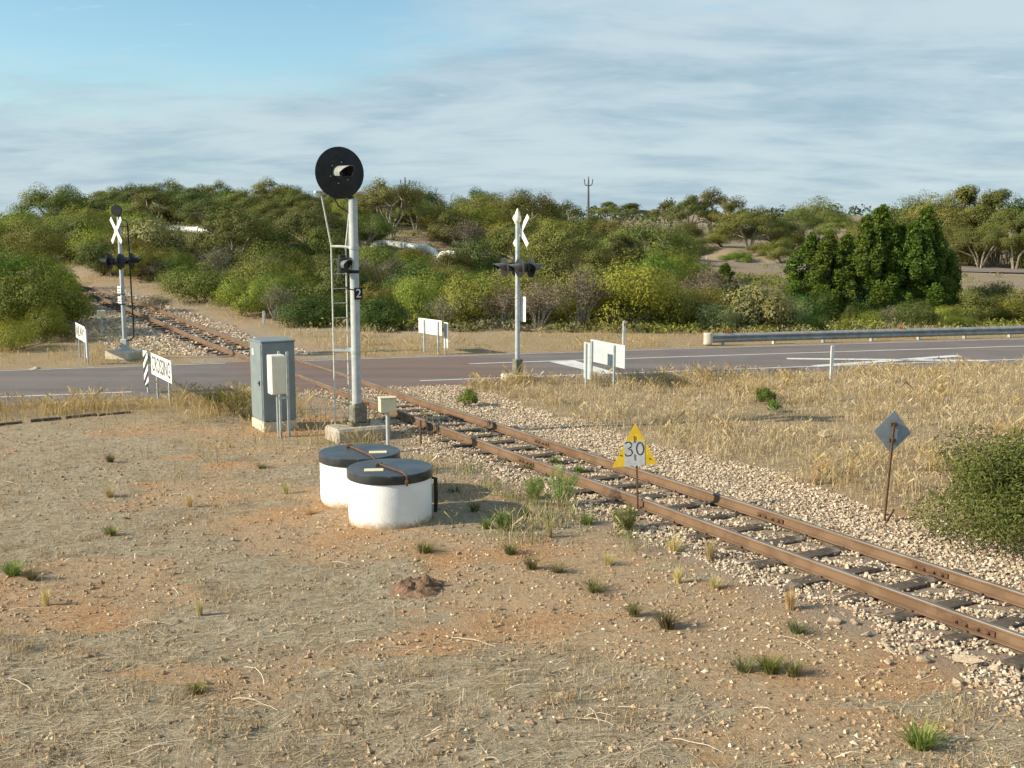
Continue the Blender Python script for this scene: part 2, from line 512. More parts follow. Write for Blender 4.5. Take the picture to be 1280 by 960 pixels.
def vnoise(x, y, seed=0):
    x = np.asarray(x, float)
    y = np.asarray(y, float)
    xi = np.floor(x).astype(np.int64)
    yi = np.floor(y).astype(np.int64)
    fx, fy = x - xi, y - yi
    fx = fx * fx * (3 - 2 * fx)
    fy = fy * fy * (3 - 2 * fy)

    def h(a, b):
        k = (a * 374761393 + b * 668265263 + seed * 1442695041) & 0x7fffffff
        k = ((k ^ (k >> 13)) * 1274126177) & 0x7fffffff
        return ((k ^ (k >> 16)) & 0xffff) / 65535.0
    return (h(xi, yi) * (1 - fx) + h(xi + 1, yi) * fx) * (1 - fy) + (h(xi, yi + 1) * (1 - fx) + h(xi + 1, yi + 1) * fx) * fy


def fbm(x, y, octv=4, seed=0):
    s, a, t = 0, 1.0, 0
    x = np.asarray(x, float)
    y = np.asarray(y, float)
    for i in range(octv):
        s = s + a * vnoise(x * 2 ** i, y * 2 ** i, seed + i * 17)
        t += a
        a *= 0.5
    return s / t


def yc(x):                     # the painted centre line of the sealed road
    return 32.95 + 0.28 * x - 0.0008 * x * x


def track_x(y):
    y = np.asarray(y, float)
    return 11.33 - 0.559 * y - 0.003 * np.clip(y - 37, 0, None) ** 2 - 0.03 * np.clip(y - 59, 0, None) ** 2


def track_z(y):
    return 0.9 * sm(36, 64, np.asarray(y, float))


def track_d(x, y):             # distance right (+) or left (-) of the track centre
    return (np.asarray(x, float) - track_x(y)) * 0.873


FAR_ROAD = [(8, 172), (19, 140), (23.4, 130), (35, 113), (47.7, 101), (62, 95), (90, 91), (140, 90)]


def far_road_d(x, y):
    d = np.full(np.shape(x), 1e9)
    for (a, b), (c, e) in zip(FAR_ROAD[:-1], FAR_ROAD[1:]):
        t = np.clip(((x - a) * (c - a) + (y - b) * (e - b)) / ((c - a) ** 2 + (e - b) ** 2), 0, 1)
        d = np.minimum(d, np.hypot(x - a - t * (c - a), y - b - t * (e - b)))
    return d


def H(x, y, fine=True):
    x = np.asarray(x, float)
    y = np.asarray(y, float)
    z = 4.2 * np.exp(-((x + 27) / 25) ** 2 - ((y - 98) / 30) ** 2)
    z = z + 2.2 * np.exp(-((x + 70) / 40) ** 2 - ((y - 150) / 60) ** 2)
    z = z + 4.2 * np.exp(-((x - 6) / 45) ** 2 - ((y - 205) / 75) ** 2)
    z = z + 2.2 * np.exp(-((x + 3) / 14) ** 2 - ((y - 100) / 30) ** 2)
    z = z + 8.5 * np.exp(-((x - 85) / 110) ** 2 - ((y - 400) / 110) ** 2)
    z = z + 2.4 * sm(90, 320, y)
    z = z - 0.5 * np.exp(-((y - 53 - 0.25 * (x - 20)) / 9) ** 2) * sm(5, 14, x)
    d = far_road_d(x, y)
    w = (1 - sm(3.5, 10, d)) * sm(80, 100, y)
    z = z * (1 - w) + 0.35 * w
    if fine:
        z = z + 0.16 * (fbm(x * 0.22, y * 0.22, 3, 3) - 0.5) * sm(0, 4, np.abs(track_d(x, y)) - 1.5)
        z = z + (0.05 * (fbm(x * 1.3, y * 1.3, 4, 9) - 0.5) + 0.035 * (vnoise(x * 7, y * 7, 31) - 0.5) + 0.018 * (vnoise(x * 15, y * 15, 33) - 0.5)) * (y < 60)
    d = np.abs(track_d(x, y))
    w = (1 - sm(1.5, 4.8, d)) * (y < 90)
    z = z * (1 - w) + w * track_z(y) + w * 0.012 * (vnoise(x * 9, y * 9, 5) - 0.5)
    d = np.abs(y - yc(x) + 0.4)
    w = 1 - sm(4.0, 7.0, d)
    z = z * (1 - w) + 0.055 * w
    return z


def hz(x, y):
    return float(H(x, y))


def verge_w(x, y):             # how grassy a spot is, 0 to 1
    d = track_d(x, y)
    near = yc(x) - 3.6 - y     # metres in front of the sealed edge
    far = y - yc(x) - 3.1
    n = fbm(x * 0.5, y * 0.5, 3, 41)
    g = sm(2.3, 3.6, d + 1.2 * (n - 0.5)) * sm(-0.1, 0.4, near) * sm(8.5, 12, y)
    g = np.maximum(g, sm(-1.9, -2.6, d) * sm(0.0, 0.5, near) * sm(5.2, 2.0, near + 2.0 * (n - 0.5)) * 0.9)
    g = np.maximum(g, sm(0.0, 0.4, far) * sm(9.0, 4.0, far) * (np.abs(d) > 2.2))
    g = np.maximum(g, sm(2.0, 3.2, np.abs(d)) * sm(8, 5, np.abs(d)) * sm(0.2, 0.6, far) * (y < 66) * 0.9)
    return g


def bare_w(x, y):              # patches of bare orange soil between the matted straw
    n_ = fbm(x * 0.40 + 5, y * 0.72, 4, 201)
    b_ = sm(0.49, 0.60, n_)
    b_ = np.maximum(b_, np.exp(-((x + 2.9) / 1.9) ** 2 - ((y - 15.1) / 1.1) ** 2))
    b_ = np.maximum(b_, 0.8 * np.exp(-((x - 0.6) / 1.6) ** 2 - ((y - 11.2) / 1.3) ** 2))
    return np.clip(b_, 0, 1)


def seg(a, b):
    return np.linspace(a, b, max(2, int(abs(b - a) / 0.5)))


ys = [-14.0]
while ys[-1] < 3200:
    y = ys[-1]
    st = 1.2 if y < 2 else (0.35 if y < 6 else (0.085 if y < 18 else 0.085 * (y / 18) ** 1.55))
    ys.append(y + st)
ys = np.array(ys)
ss = np.linspace(-1, 1, 340)
GX = ss[None, :] * (0.62 * (ys[:, None] + 16) + 8)
GY = np.repeat(ys[:, None], len(ss), 1)
GZ = H(GX, GY)
nr, ncol = GX.shape
idx = np.arange(nr * ncol).reshape(nr, ncol)
gf = np.stack([idx[:-1, :-1], idx[:-1, 1:], idx[1:, 1:], idx[1:, :-1]], -1).reshape(-1, 4)
gv = np.stack([GX, GY, GZ], -1).reshape(-1, 3)

m, t, b = new_mat('dry_ground')
tcx = t.nodes.new('ShaderNodeTexCoord').outputs['Object']
at_ = t.nodes.new('ShaderNodeAttribute')
at_.attribute_name = 'zone'
sp = t.nodes.new('ShaderNodeSeparateColor')
t.links.new(at_.outputs['Color'], sp.inputs[0])
n1 = noise(t, tcx, 0.35, 5)
n2 = noise(t, tcx, 2.2, 7, 0.65)
n3 = noise(t, tcx, 14, 7, 0.7)
n4 = noise(t, tcx, 55, 5, 0.7)
at2 = t.nodes.new('ShaderNodeAttribute')
at2.attribute_name = 'bare'
soil = mixc(t, maprange(t, n2, 0.36, 0.66), (0.50, 0.335, 0.195), (0.43, 0.325, 0.215))
soil = mixc(t, maprange(t, n1, 0.48, 0.60), soil, (0.50, 0.29, 0.145))
soil = mixc(t, maprange(t, n3, 0.50, 0.64, 0, 0.85), soil, (0.30, 0.205, 0.125))
soil = mixc(t, maprange(t, n3, 0.46, 0.36, 0, 0.6), soil, (0.56, 0.43, 0.30))
soil = mixc(t, sp.outputs[2], soil, (0.42, 0.33, 0.245))
litter = mixc(t, maprange(t, n3, 0.38, 0.60), (0.31, 0.25, 0.17), (0.49, 0.41, 0.285))
litter = mixc(t, maprange(t, n2, 0.48, 0.64, 0, 0.75), litter, (0.33, 0.24, 0.145))
bm_ = mathn(t, 'ADD', at2.outputs['Fac'], mathn(t, 'MULTIPLY', mathn(t, 'SUBTRACT', n3, 0.5), 1.1))
c = mixc(t, maprange(t, bm_, 0.32, 0.62), litter, soil)
gcol = mixc(t, maprange(t, n3, 0.35, 0.65), (0.42, 0.315, 0.185), (0.31, 0.235, 0.145))
c = mixc(t, sp.outputs[0], c, gcol)
bcol = mixc(t, maprange(t, n4, 0.38, 0.62), (0.26, 0.19, 0.14), (0.48, 0.38, 0.28))
c = mixc(t, sp.outputs[1], c, bcol)
scol = mixc(t, maprange(t, n2, 0.35, 0.65), (0.40, 0.30, 0.215), (0.30, 0.225, 0.16))
c = mixc(t, sp.outputs[2], c, scol)
c = mixc(t, maprange(t, n4, 0.62, 0.72, 0, 0.6), c, (0.62, 0.54, 0.42))
fcol = mixc(t, maprange(t, n1, 0.35, 0.65), (0.27, 0.21, 0.15), (0.225, 0.185, 0.125))
c = mixc(t, mathn(t, 'MULTIPLY', at_.outputs['Alpha'], mathn(t, 'SUBTRACT', 1.0, mathn(t, 'MULTIPLY', sp.outputs[2], 0.55))), c, fcol)
t.links.new(c, b.inputs['Base Color'])
b.inputs['Roughness'].default_value = 0.95
b.inputs['Specular IOR Level'].default_value = 0.1
bn = t.nodes.new('ShaderNodeBump')
bn.inputs['Strength'].default_value = 1.0
bn.inputs['Distance'].default_value = 0.09
t.links.new(mathn(t, 'ADD', mathn(t, 'MULTIPLY', n3, 0.8), mathn(t, 'MULTIPLY', n4, 0.4)), bn.inputs['Height'])
t.links.new(bn.outputs[0], b.inputs['Normal'])
M['ground'] = m

gm = mesh_np('ground', gv, gf, [m], True)
fx, fy = gv[:, 0].astype(float), gv[:, 1].astype(float)
zone = np.zeros((len(gv), 4), np.float32)
zone[:, 3] = 1
dd = track_d(fx, fy)
zone[:, 0] = np.clip(verge_w(fx, fy) + sm(60, 120, fy) * 0.35 + sm(150, 260, fy) * 0.5, 0, 1)
bal = sm(2.7, 1.9, dd + 0.5 * (fbm(fx, fy, 3, 8) - 0.5)) * sm(-2.1, -1.3, dd + 0.7 * (fbm(fx, fy, 3, 18) - 0.5)) * (fy < 80)
zone[:, 1] = bal
sand = np.exp(-((fx + 6.5) / 3.0) ** 2 - ((fy - 96) / 12) ** 2) + 0.3 * np.exp(-((fx + 20 + 0.5 * (fy - 70)) / 3.0) ** 2 - ((fy - 74) / 9) ** 2) + 0.7 * np.exp(-((fx - 4) / 6) ** 2 - ((fy - 118) / 8) ** 2)
sand += 0.9 * sm(6.5, 4.5, far_road_d(fx, fy)) + 0.5 * sm(0.62, 0.75, fbm(fx * 0.12, fy * 0.12, 3, 55)) * sm(45, 60, fy) * sm(100, 80, fy)
zone[:, 2] = np.clip(sand, 0, 1)
zone[:, 3] = sm(48, 80, fy) * 0.85
ba = gm.attributes.new('bare', 'FLOAT', 'POINT')
ba.data.foreach_set('value', bare_w(fx, fy).astype(np.float32))
ca = gm.color_attributes.new('zone', 'FLOAT_COLOR', 'POINT')
ca.data.foreach_set('color', zone.ravel())
go = link(bpy.data.objects.new('ground', gm))
tag(go, 'dry stony ground with straw litter and bare orange soil', None, None, 'structure')


# ------------------------------------------------------------------ roads
def asphalt(name, c1, c2, patch=None):
    m, t, b = new_mat(name)
    tcx = t.nodes.new('ShaderNodeTexCoord').outputs['Object']
    a1 = noise(t, tcx, 0.5, 4)
    a2 = noise(t, tcx, 60, 4, 0.8)
    c = mixc(t, maprange(t, a1, 0.35, 0.65), c1, c2)
    if patch:
        s = t.nodes.new('ShaderNodeSeparateXYZ')
        t.links.new(tcx, s.inputs[0])
        xx = mathn(t, 'ADD', s.outputs[0], mathn(t, 'MULTIPLY', mathn(t, 'SUBTRACT', s.outputs[1], 33.0), 0.45))
        f = mathn(t, 'MULTIPLY', maprange(t, xx, -9.5, -8.2), maprange(t, xx, 1.0, -1.5))
        f = mathn(t, 'MULTIPLY', f, maprange(t, noise(t, tcx, 1.3, 4), 0.3, 0.55, 0.35, 1.0))
        c = mixc(t, f, c, patch)
    mpw = t.nodes.new('ShaderNodeMapping')
    mpw.inputs['Rotation'].default_value = (0, 0, -0.27)
    mpw.inputs['Scale'].default_value = (0.06, 1.3, 1)
    t.links.new(tcx, mpw.inputs[0])
    wear = noise(t, mpw.outputs[0], 1.0, 5, 0.6)
    c = mixc(t, maprange(t, wear, 0.5, 0.68, 0, 0.55), c, (0.20, 0.165, 0.145))
    c = mixc(t, maprange(t, wear, 0.46, 0.34, 0, 0.45), c, (0.095, 0.08, 0.076))
    c = mixc(t, maprange(t, a2, 0.45, 0.75, 0, 0.5), c, (0.26, 0.22, 0.20))
    c = mixc(t, maprange(t, noise(t, tcx, 3.2, 5), 0.62, 0.75, 0, 0.5), c, (0.09, 0.075, 0.07))
    t.links.new(c, b.inputs['Base Color'])
    b.inputs['Roughness'].default_value = 0.85
    bn = t.nodes.new('ShaderNodeBump')
    bn.inputs['Strength'].default_value = 0.5
    bn.inputs['Distance'].default_value = 0.01
    t.links.new(a2, bn.inputs['Height'])
    t.links.new(bn.outputs[0], b.inputs['Normal'])
    return m


M['asphalt'] = asphalt('road_seal', (0.135, 0.115, 0.108), (0.165, 0.138, 0.126), (0.165, 0.105, 0.082))
M['asphalt_far'] = asphalt('far_road_seal', (0.16, 0.135, 0.122), (0.19, 0.155, 0.138))

RZ = 0.10


def road_strip(name, x0, x1, offs, m, step=0.5, jag=0.0, zoff=None):
    xs = np.arange(x0, x1 + 1e-6, step)
    v = []
    for x in xs:
        for k, (o, z) in enumerate(offs):
            j = 0
            if jag and k in (0, len(offs) - 1):
                j = jag * (fbm(x * 0.9, o, 3, 77) - 0.5) * 2
            v.append((x, yc(x) + o + j, z))
    n = len(offs)
    f = []
    for i in range(len(xs) - 1):
        for k in range(n - 1):
            f.append((i * n + k, (i + 1) * n + k, (i + 1) * n + k + 1, i * n + k + 1))
    return mesh_np(name, v, f, [m])


ro = link(bpy.data.objects.new('road', road_strip('road', -75, 120, [(-4.25, 0.03), (-3.95, 0.085), (-3.2, RZ), (-1.5, RZ + 0.02), (0, RZ + 0.035), (1.4, RZ + 0.02), (2.6, RZ), (2.95, 0.085), (3.2, 0.03)], M['asphalt'], 0.4, 0.28)))
tag(ro, 'reddish grey sealed country road crossing the railway', None, None, 'structure')


def rz_at(o):
    return float(np.interp(o, [-4.25, -3.95, -3.2, -1.5, 0, 1.4, 2.6, 2.95], [0.03, 0.085, RZ, RZ + 0.02, RZ + 0.035, RZ + 0.02, RZ, 0.085]))


def line_strip(x0, x1, o, w):
    xs = np.arange(x0, x1 + 1e-6, 0.4)
    v, f = [], []
    for x in xs:
        for q in (-w / 2, w / 2):
            v.append((x, yc(x) + o + q, rz_at(o + q) + 0.006))
    for i in range(len(xs) - 1):
        f.append((i * 2, i * 2 + 2, i * 2 + 3, i * 2 + 1))
    me = mesh_np('line_marking', v, f, [M['line']])
    return link(bpy.data.objects.new('line_marking', me), ro)


line_strip(-60, -9.4, -3.2, 0.11)
line_strip(-2.5, 100, -3.2, 0.11)
line_strip(-60, -8.6, 2.55, 0.10)
line_strip(-7.0, 100, 2.55, 0.09)
line_strip(-1.3, 100, 0.0, 0.13)


def quad_mark(name, pts):
    v = []
    for (x, y) in pts:
        v.append((x, y, rz_at(y - yc(x)) + 0.008))
    v2, f = [], []
    n = 8                                              # subdivided so the mark lies on the crown of the road
    a, b_, c_, d_ = [Vector((*p, 0)) for p in pts]
    for i in range(n + 1):
        for (p, q) in ((a, d_), (b_, c_)):
            w = p.lerp(q, i / n)
            v2.append((w.x, w.y, rz_at(w.y - yc(w.x)) + 0.009))
    for i in range(n):
        f.append((i * 2, i * 2 + 1, i * 2 + 3, i * 2 + 2))
    return link(bpy.data.objects.new(name, mesh_np(name, v2, f, [M['line']])), ro)


quad_mark('stop_line', [(1.15, 33.1), (1.95, 33.4), (3.0, 30.65), (2.5, 30.55)])


def stroke(name, a, b, w):
    a, b = Vector(a), Vector(b)
    d = (b - a).normalized()
    n = Vector((-d.y, d.x)) * w / 2
    return quad_mark(name, [a + n, a - n, b - n, b + n])


stroke('cross_marking', (8.7, 34.0), (14.9, 33.65), 0.36)
stroke('cross_marking', (9.1, 32.25), (14.5, 34.9), 0.36)

v, f = [], []
pts = [Vector((*p, 0)) for p in FAR_ROAD]
fine_pts = []
for a, b_ in zip(pts[:-1], pts[1:]):
    for k in range(10):
        fine_pts.append(a.lerp(b_, k / 10))
fine_pts.append(pts[-1])
for _ in range(12):
    fine_pts = [fine_pts[0]] + [(fine_pts[i - 1] + fine_pts[i] * 2 + fine_pts[i + 1]) / 4 for i in range(1, len(fine_pts) - 1)] + [fine_pts[-1]]
offs = (-3.6, -2.9, -2.75, 2.75, 2.9, 3.6)
mi = []
for i, p in enumerate(fine_pts):
    tdir = (fine_pts[min(i + 1, len(fine_pts) - 1)] - fine_pts[max(i - 1, 0)]).normalized()
    n = Vector((-tdir.y, tdir.x, 0))
    for o in offs:
        q = p + n * o
        v.append((q.x, q.y, max(hz(p.x, p.y), hz(q.x, q.y)) + 0.10))
for i in range(len(fine_pts) - 1):
    for k in range(5):
        f.append((i * 6 + k, i * 6 + 6 + k, i * 6 + 7 + k, i * 6 + k + 1))
        mi.append(1 if k in (1, 3) else 0)
fro = link(bpy.data.objects.new('distant_road', mesh_np('distant_road', v, f, [M['asphalt_far'], M['line']], False, mi)))
tag(fro, 'distant bend of the sealed road beyond the native pines', None, None, 'structure')

# ------------------------------------------------------------------ railway track
track = empty('railway_track', (0.15, 20.0, 0.0), 0, 'rusty narrow-gauge railway track on timber sleepers crossing the road', 'railway track')
TO = Vector((0.15, 20.0, 0.0))


def tp(y, d, z):               # point at distance d right of the centre line
    s = -0.559 - 0.006 * max(0.0, y - 37) - 0.06 * max(0.0, y - 59)
    t = Vector((s, 1, 0)).normalized()
    n = Vector((t.y, -t.x, 0))
    c = Vector((float(track_x(y)), y, float(track_z(y)) + z))
    return c + n * d, t


prof = [(-0.058, 0.0), (0.058, 0.0), (0.056, 0.012), (0.012, 0.026), (0.010, 0.104), (0.031, 0.116), (0.032, 0.138), (0.026, 0.149), (-0.026, 0.149), (-0.032, 0.138), (-0.031, 0.116), (-0.010, 0.104), (-0.012, 0.026), (-0.056, 0.012)]
RAIL_Z = 0.04
yy = np.concatenate([np.arange(1.0, 36, 1.0), np.arange(36, 82, 1.0)])
for side in (-0.57, 0.57):
    v, f, mi = [], [], []
    n = len(prof)
    for y in yy:
        wob = 0.006 * math.sin(y * 1.7 + side * 3)
        for (a, z) in prof:
            p, _ = tp(float(y), side + a + wob, RAIL_Z + z + 0.006 * math.sin(y * 0.9 + side))
            v.append(p - TO)
    for i in range(len(yy) - 1):
        for k in range(n):
            j = (k + 1) % n
            f.append((i * n + k, (i + 1) * n + k, (i + 1) * n + j, i * n + j))
            mi.append(1 if k in (6, 7, 8) else 0)
    link(bpy.data.objects.new('rail', mesh_np('rail', v, f, [M['railside'], M['railtop']], False, mi)), track)

# sleepers: weathered, each a little askew, most of the timber bedded in the ballast
sl_meshes = []
for k in range(4):
    mb = MB()
    mb.box((0, 0, 0), (2.0, 0.21, 0.13), bev=0.012)
    vv = [(x + random.uniform(-.012, .012), y + random.uniform(-.012, .012), z + random.uniform(-.006, .006)) for (x, y, z) in mb.v]
    mb.v = vv
    o = mb.build('sleeper', M['sleeper'])
    sl_meshes.append(o.data)
    bpy.data.objects.remove(o)
SLEEPERS = []
y = 4.2
while y < 74:
    if not (28.6 < y < 35.6):
        p, t_ = tp(y, random.uniform(-.05, .05), -0.022 + random.uniform(-.014, .008))
        o = bpy.data.objects.new('sleeper', sl_meshes[random.randrange(4)])
        link(o, track)
        o.location = p - TO
        o.rotation_euler = (random.uniform(-.02, .02), random.uniform(-.012, .012), math.atan2(t_.y, t_.x) - R(90) + random.uniform(-.035, .035))
        SLEEPERS.append((y, p.x, p.y))
    y += 0.62 * random.uniform(.92, 1.08)

# spikes on the nearer sleepers
spk = MB().box((0, 0, 0.018), (0.034, 0.03, 0.036), bev=0.006).build('spike', M['rust'])
spk_me = spk.data
bpy.data.objects.remove(spk)
for (y, px, py) in SLEEPERS:
    if y < 20:
        for side in (-0.57, 0.57):
            for q in (-0.078, 0.078):
                p, t_ = tp(y, side + q, 0.022)
                o = link(bpy.data.objects.new('spike', spk_me), track)
                o.location = p - TO
                o.rotation_euler = (0, 0, math.atan2(t_.y, t_.x))

# fishplates with bolts at the rail joints
for (y, side) in ((18.9, -0.57), (20.1, 0.57), (10.9, -0.57), (12.2, 0.57), (25.6, -0.57), (14.6, 0.57)):
    for q in (-1, 1):
        p, t_ = tp(y, side + q * 0.022, RAIL_Z + 0.058)
        fp = MB().box((0, 0, 0), (0.52, 0.022, 0.062), bev=0.006).build('fishplate', M['rust'], track)
        fp.location = p - TO
        fp.rotation_euler = (0, 0, math.atan2(t_.y, t_.x))
        for k in (-0.19, -0.07, 0.07, 0.19):
            bo = MB().lathe([(0.017, 0), (0.017, 0.022), (0.01, 0.024), (0.01, 0.038)], 6, rot=Matrix.Rotation(R(90), 3, 'X') if q > 0 else Matrix.Rotation(R(-90), 3, 'X')).build('bolt', M['rust'], fp)
            bo.location = (k, 0.011 * (-q), 0)


# ------------------------------------------------------------------ scattered stuff
def merge(temps, pos, rz, scale, tilt=None, pick=None):
    """copies of template meshes (verts, faces with equal corners) written into one pair of arrays"""
    n = len(pos)
    pick = RNG.integers(0, len(temps), n) if pick is None else pick
    V, F, off = [], [], 0
    scale = np.asarray(scale, float)
    if scale.ndim == 1:
        scale = np.repeat(scale[:, None], 3, 1)
    for ti, (tv, tf) in enumerate(temps):
        s = np.nonzero(pick == ti)[0]
        if not len(s):
            continue
        v = tv[None] * scale[s][:, None, :]
        if tilt is not None:
            a = tilt[s]
            ca, sa = np.cos(a)[:, None], np.sin(a)[:, None]
            v = np.stack([v[..., 0], v[..., 1] * ca - v[..., 2] * sa, v[..., 1] * sa + v[..., 2] * ca], -1)
        c_, s_ = np.cos(rz[s])[:, None], np.sin(rz[s])[:, None]
        v = np.stack([v[..., 0] * c_ - v[..., 1] * s_, v[..., 0] * s_ + v[..., 1] * c_, v[..., 2]], -1) + pos[s][:, None, :]
        f = tf[None] + (np.arange(len(s)) * len(tv))[:, None, None] + off
        V.append(v.reshape(-1, 3))
        F.append(f.reshape(-1, tf.shape[1]))
        off += len(s) * len(tv)
    return np.concatenate(V), np.concatenate(F)


def stone_temps(n, seed=3, octa=False):
    """broken stone: a box with every corner knocked about, or a simple chip"""
    r = np.random.default_rng(seed)
    out = []
    for _ in range(n):
        if octa:
            v = np.array([(1, 0, 0), (0, 1, 0), (-1, 0, 0), (0, -1, 0), (0, 0, 1), (0, 0, -1)], float) * r.uniform(.6, 1.2, (6, 1)) + r.uniform(-.25, .25, (6, 3))
            f = np.array([(0, 1, 4), (1, 2, 4), (2, 3, 4), (3, 0, 4), (1, 0, 5), (2, 1, 5), (3, 2, 5), (0, 3, 5)])
            v = v * np.array([1, r.uniform(.6, .9), r.uniform(.5, .8)]) * .55
        else:
            v = np.array([(-1, -1, -1), (1, -1, -1), (1, 1, -1), (-1, 1, -1), (-1, -1, 1), (1, -1, 1), (1, 1, 1), (-1, 1, 1)], float)
            v = v * r.uniform(.45, 1.05, (8, 1)) + r.uniform(-.28, .28, (8, 3))
            f = np.array([(3, 2, 1), (3, 1, 0), (4, 5, 6), (4, 6, 7), (0, 1, 5), (0, 5, 4), (1, 2, 6), (1, 6, 5), (2, 3, 7), (2, 7, 6), (3, 0, 4), (3, 4, 7)])
            v = v * np.array([1, r.uniform(.6, .95), r.uniform(.5, .8)]) * .5
        out.append((v, f))
    return out


CHIPS = stone_temps(8, 9, True)
STONES = stone_temps(14)


def stuff(name, v, f, m, label, parent=None):
    o = link(bpy.data.objects.new(name, mesh_np(name, v, f, [m])), parent)
    tag(o, label, None, None, 'stuff')
    return o


# ballast
def ballast_points(n, y0, y1, dl, dr):
    y = RNG.uniform(y0, y1, n)
    d = RNG.uniform(dl, dr, n)
    x = track_x(y) + d / 0.873
    edge = fbm(x * 1.1, y * 1.1, 3, 61) - 0.5
    keep = (d + 1.2 * edge < dr - 0.5) & (d + 1.4 * edge > dl + 0.5)
    keep &= ~((np.abs(np.abs(d) - 0.57) < 0.07))
    far = y - yc(x)
    keep &= (far < -3.9) | (far > 3.0)
    # timbers show through in the four-foot
    sy = np.array([s[0] for s in SLEEPERS])
    # project across: stations measured along the track
    st = y + d * 0.425
    near = np.min(np.abs(st[:, None] - sy[None, :]), axis=1) if len(y) < 60000 else np.concatenate([np.min(np.abs(q[:, None] - sy[None, :]), axis=1) for q in np.array_split(st, 8)])
    on = (near < 0.15) & (np.abs(d) < 1.02)
    keep &= ~(on & (RNG.random(n) < 0.93))
    return x[keep], y[keep], d[keep]


xs_, ys_, ds_ = ballast_points(88000, 7.0, 30, -1.95, 3.3)
z_ = H(xs_, ys_) + RNG.uniform(-0.008, 0.022, len(xs_)) + 0.012 * (np.abs(ds_) < 1.2)
sc_ = RNG.uniform(0.020, 0.046, len(xs_)) * (1 + 0.45 * (RNG.random(len(xs_)) < 0.12))
v, f = merge(STONES, np.stack([xs_, ys_, z_], -1), RNG.uniform(0, 6.28, len(xs_)), sc_, RNG.uniform(-.6, .6, len(xs_)))
stuff('ballast', v, f, M['ballast'], 'pale broken stone ballast around the near rails')
xs_, ys_, ds_ = ballast_points(15000, 36, 70, -4.2, 2.3)
z_ = H(xs_, ys_) + RNG.uniform(-0.01, 0.03, len(xs_))
sc_ = RNG.uniform(0.06, 0.12, len(xs_))
v, f = merge(STONES, np.stack([xs_, ys_, z_], -1), RNG.uniform(0, 6.28, len(xs_)), sc_, RNG.uniform(-.6, .6, len(xs_)))
stuff('ballast', v, f, M['ballast'], 'pinkish stone ballast of the embankment beyond the road')

# pebbles over the foreground
n = 50000
y = 6.5 + 21 * RNG.random(n) ** 1.35
x = (RNG.random(n) * 2 - 1) * (0.52 * y + 1.5)
pn = fbm(x * 0.8, y * 0.8, 4, 91)
d = track_d(x, y)
keep = (RNG.random(n) < sm(0.38, 0.66, pn) * 0.3 + 0.6 * bare_w(x, y) + 0.05 + 0.5 * sm(-3.5, -2.0, d) * (d < 0)) & ((d < -1.6) | (d > 3.0)) & (y < yc(x) - 4.0)
x, y = x[keep], y[keep]
sc_ = 0.010 + 0.05 * RNG.random(len(x)) ** 4.5
v, f = merge(CHIPS, np.stack([x, y, H(x, y) + sc_ * 0.12], -1), RNG.uniform(0, 6.28, len(x)), sc_)
stuff('pebbles', v, f, M['pebble'], 'small pale pebbles strewn over the bare soil')

# crumbs and clods of the soil itself
n = 56000
y = 6.5 + 18 * RNG.random(n) ** 1.4
x = (RNG.random(n) * 2 - 1) * (0.52 * y + 1.5)
d = track_d(x, y)
keep = (RNG.random(n) < 0.25 + 0.7 * sm(.40, .6, fbm(x * 1.6, y * 1.6, 3, 95))) & ((d < -1.0) | (d > 2.9)) & (y < yc(x) - 4.2)
x, y = x[keep], y[keep]
sc_ = 0.014 + 0.06 * RNG.random(len(x)) ** 4
v, f = merge(CHIPS, np.stack([x, y, H(x, y) + sc_ * 0.05], -1), RNG.uniform(0, 6.28, len(x)), sc_)
stuff('soil_clods', v, f, M['clod'], 'crumbs and clods of dry soil over the foreground')

# flat dry litter over the foreground
LT = []
r2 = np.random.default_rng(5)
for k in range(8):
    w = r2.uniform(.008, .014)
    bend = r2.uniform(-.3, .3)
    lift = r2.uniform(.0, .10)
    vv = np.array([(-.5, -w, 0), (-.5, w, 0), (0, w + bend * .5, lift), (0, -w + bend * .5, lift), (.5, w * .4 + bend * .1, .0), (.5, -w * .4 + bend * .1, .02)])
    vv = vv[[0, 1, 2, 3]] * np.array([2.0, 1, 1]) + np.array([.5, 0, 0])
    LT.append((vv, np.array([(0, 3, 2, 1)])))
n = 300000
y = 6.5 + 19.5 * RNG.random(n) ** 1.25
x = (RNG.random(n) * 2 - 1) * (0.52 * y + 1.5)
pn = fbm(x * 0.55, y * 0.8, 4, 23)
d = track_d(x, y)
keep = (RNG.random(n) < (sm(0.30, 0.52, pn) * 0.75 + 0.25) * (1 - 0.88 * bare_w(x, y))) & ((d < -1.9) | (d > 3.2)) & (y < yc(x) - 4.3)
# bare worn soil round the tanks
keep &= ~((np.hypot((x + 2.4) / 1.9, (y - 14.9) / 1.3) < 1) & (RNG.random(n) < 0.8))
x, y = x[keep], y[keep]
ln = 0.04 + 0.20 * RNG.random(len(x)) ** 4
v, f = merge(LT, np.stack([x, y, H(x, y) + 0.004], -1), RNG.normal(0.2, 0.9, len(x)), ln)
stuff('dry_litter', v, f, M['litter'], 'flattened dry straw litter covering the foreground soil')

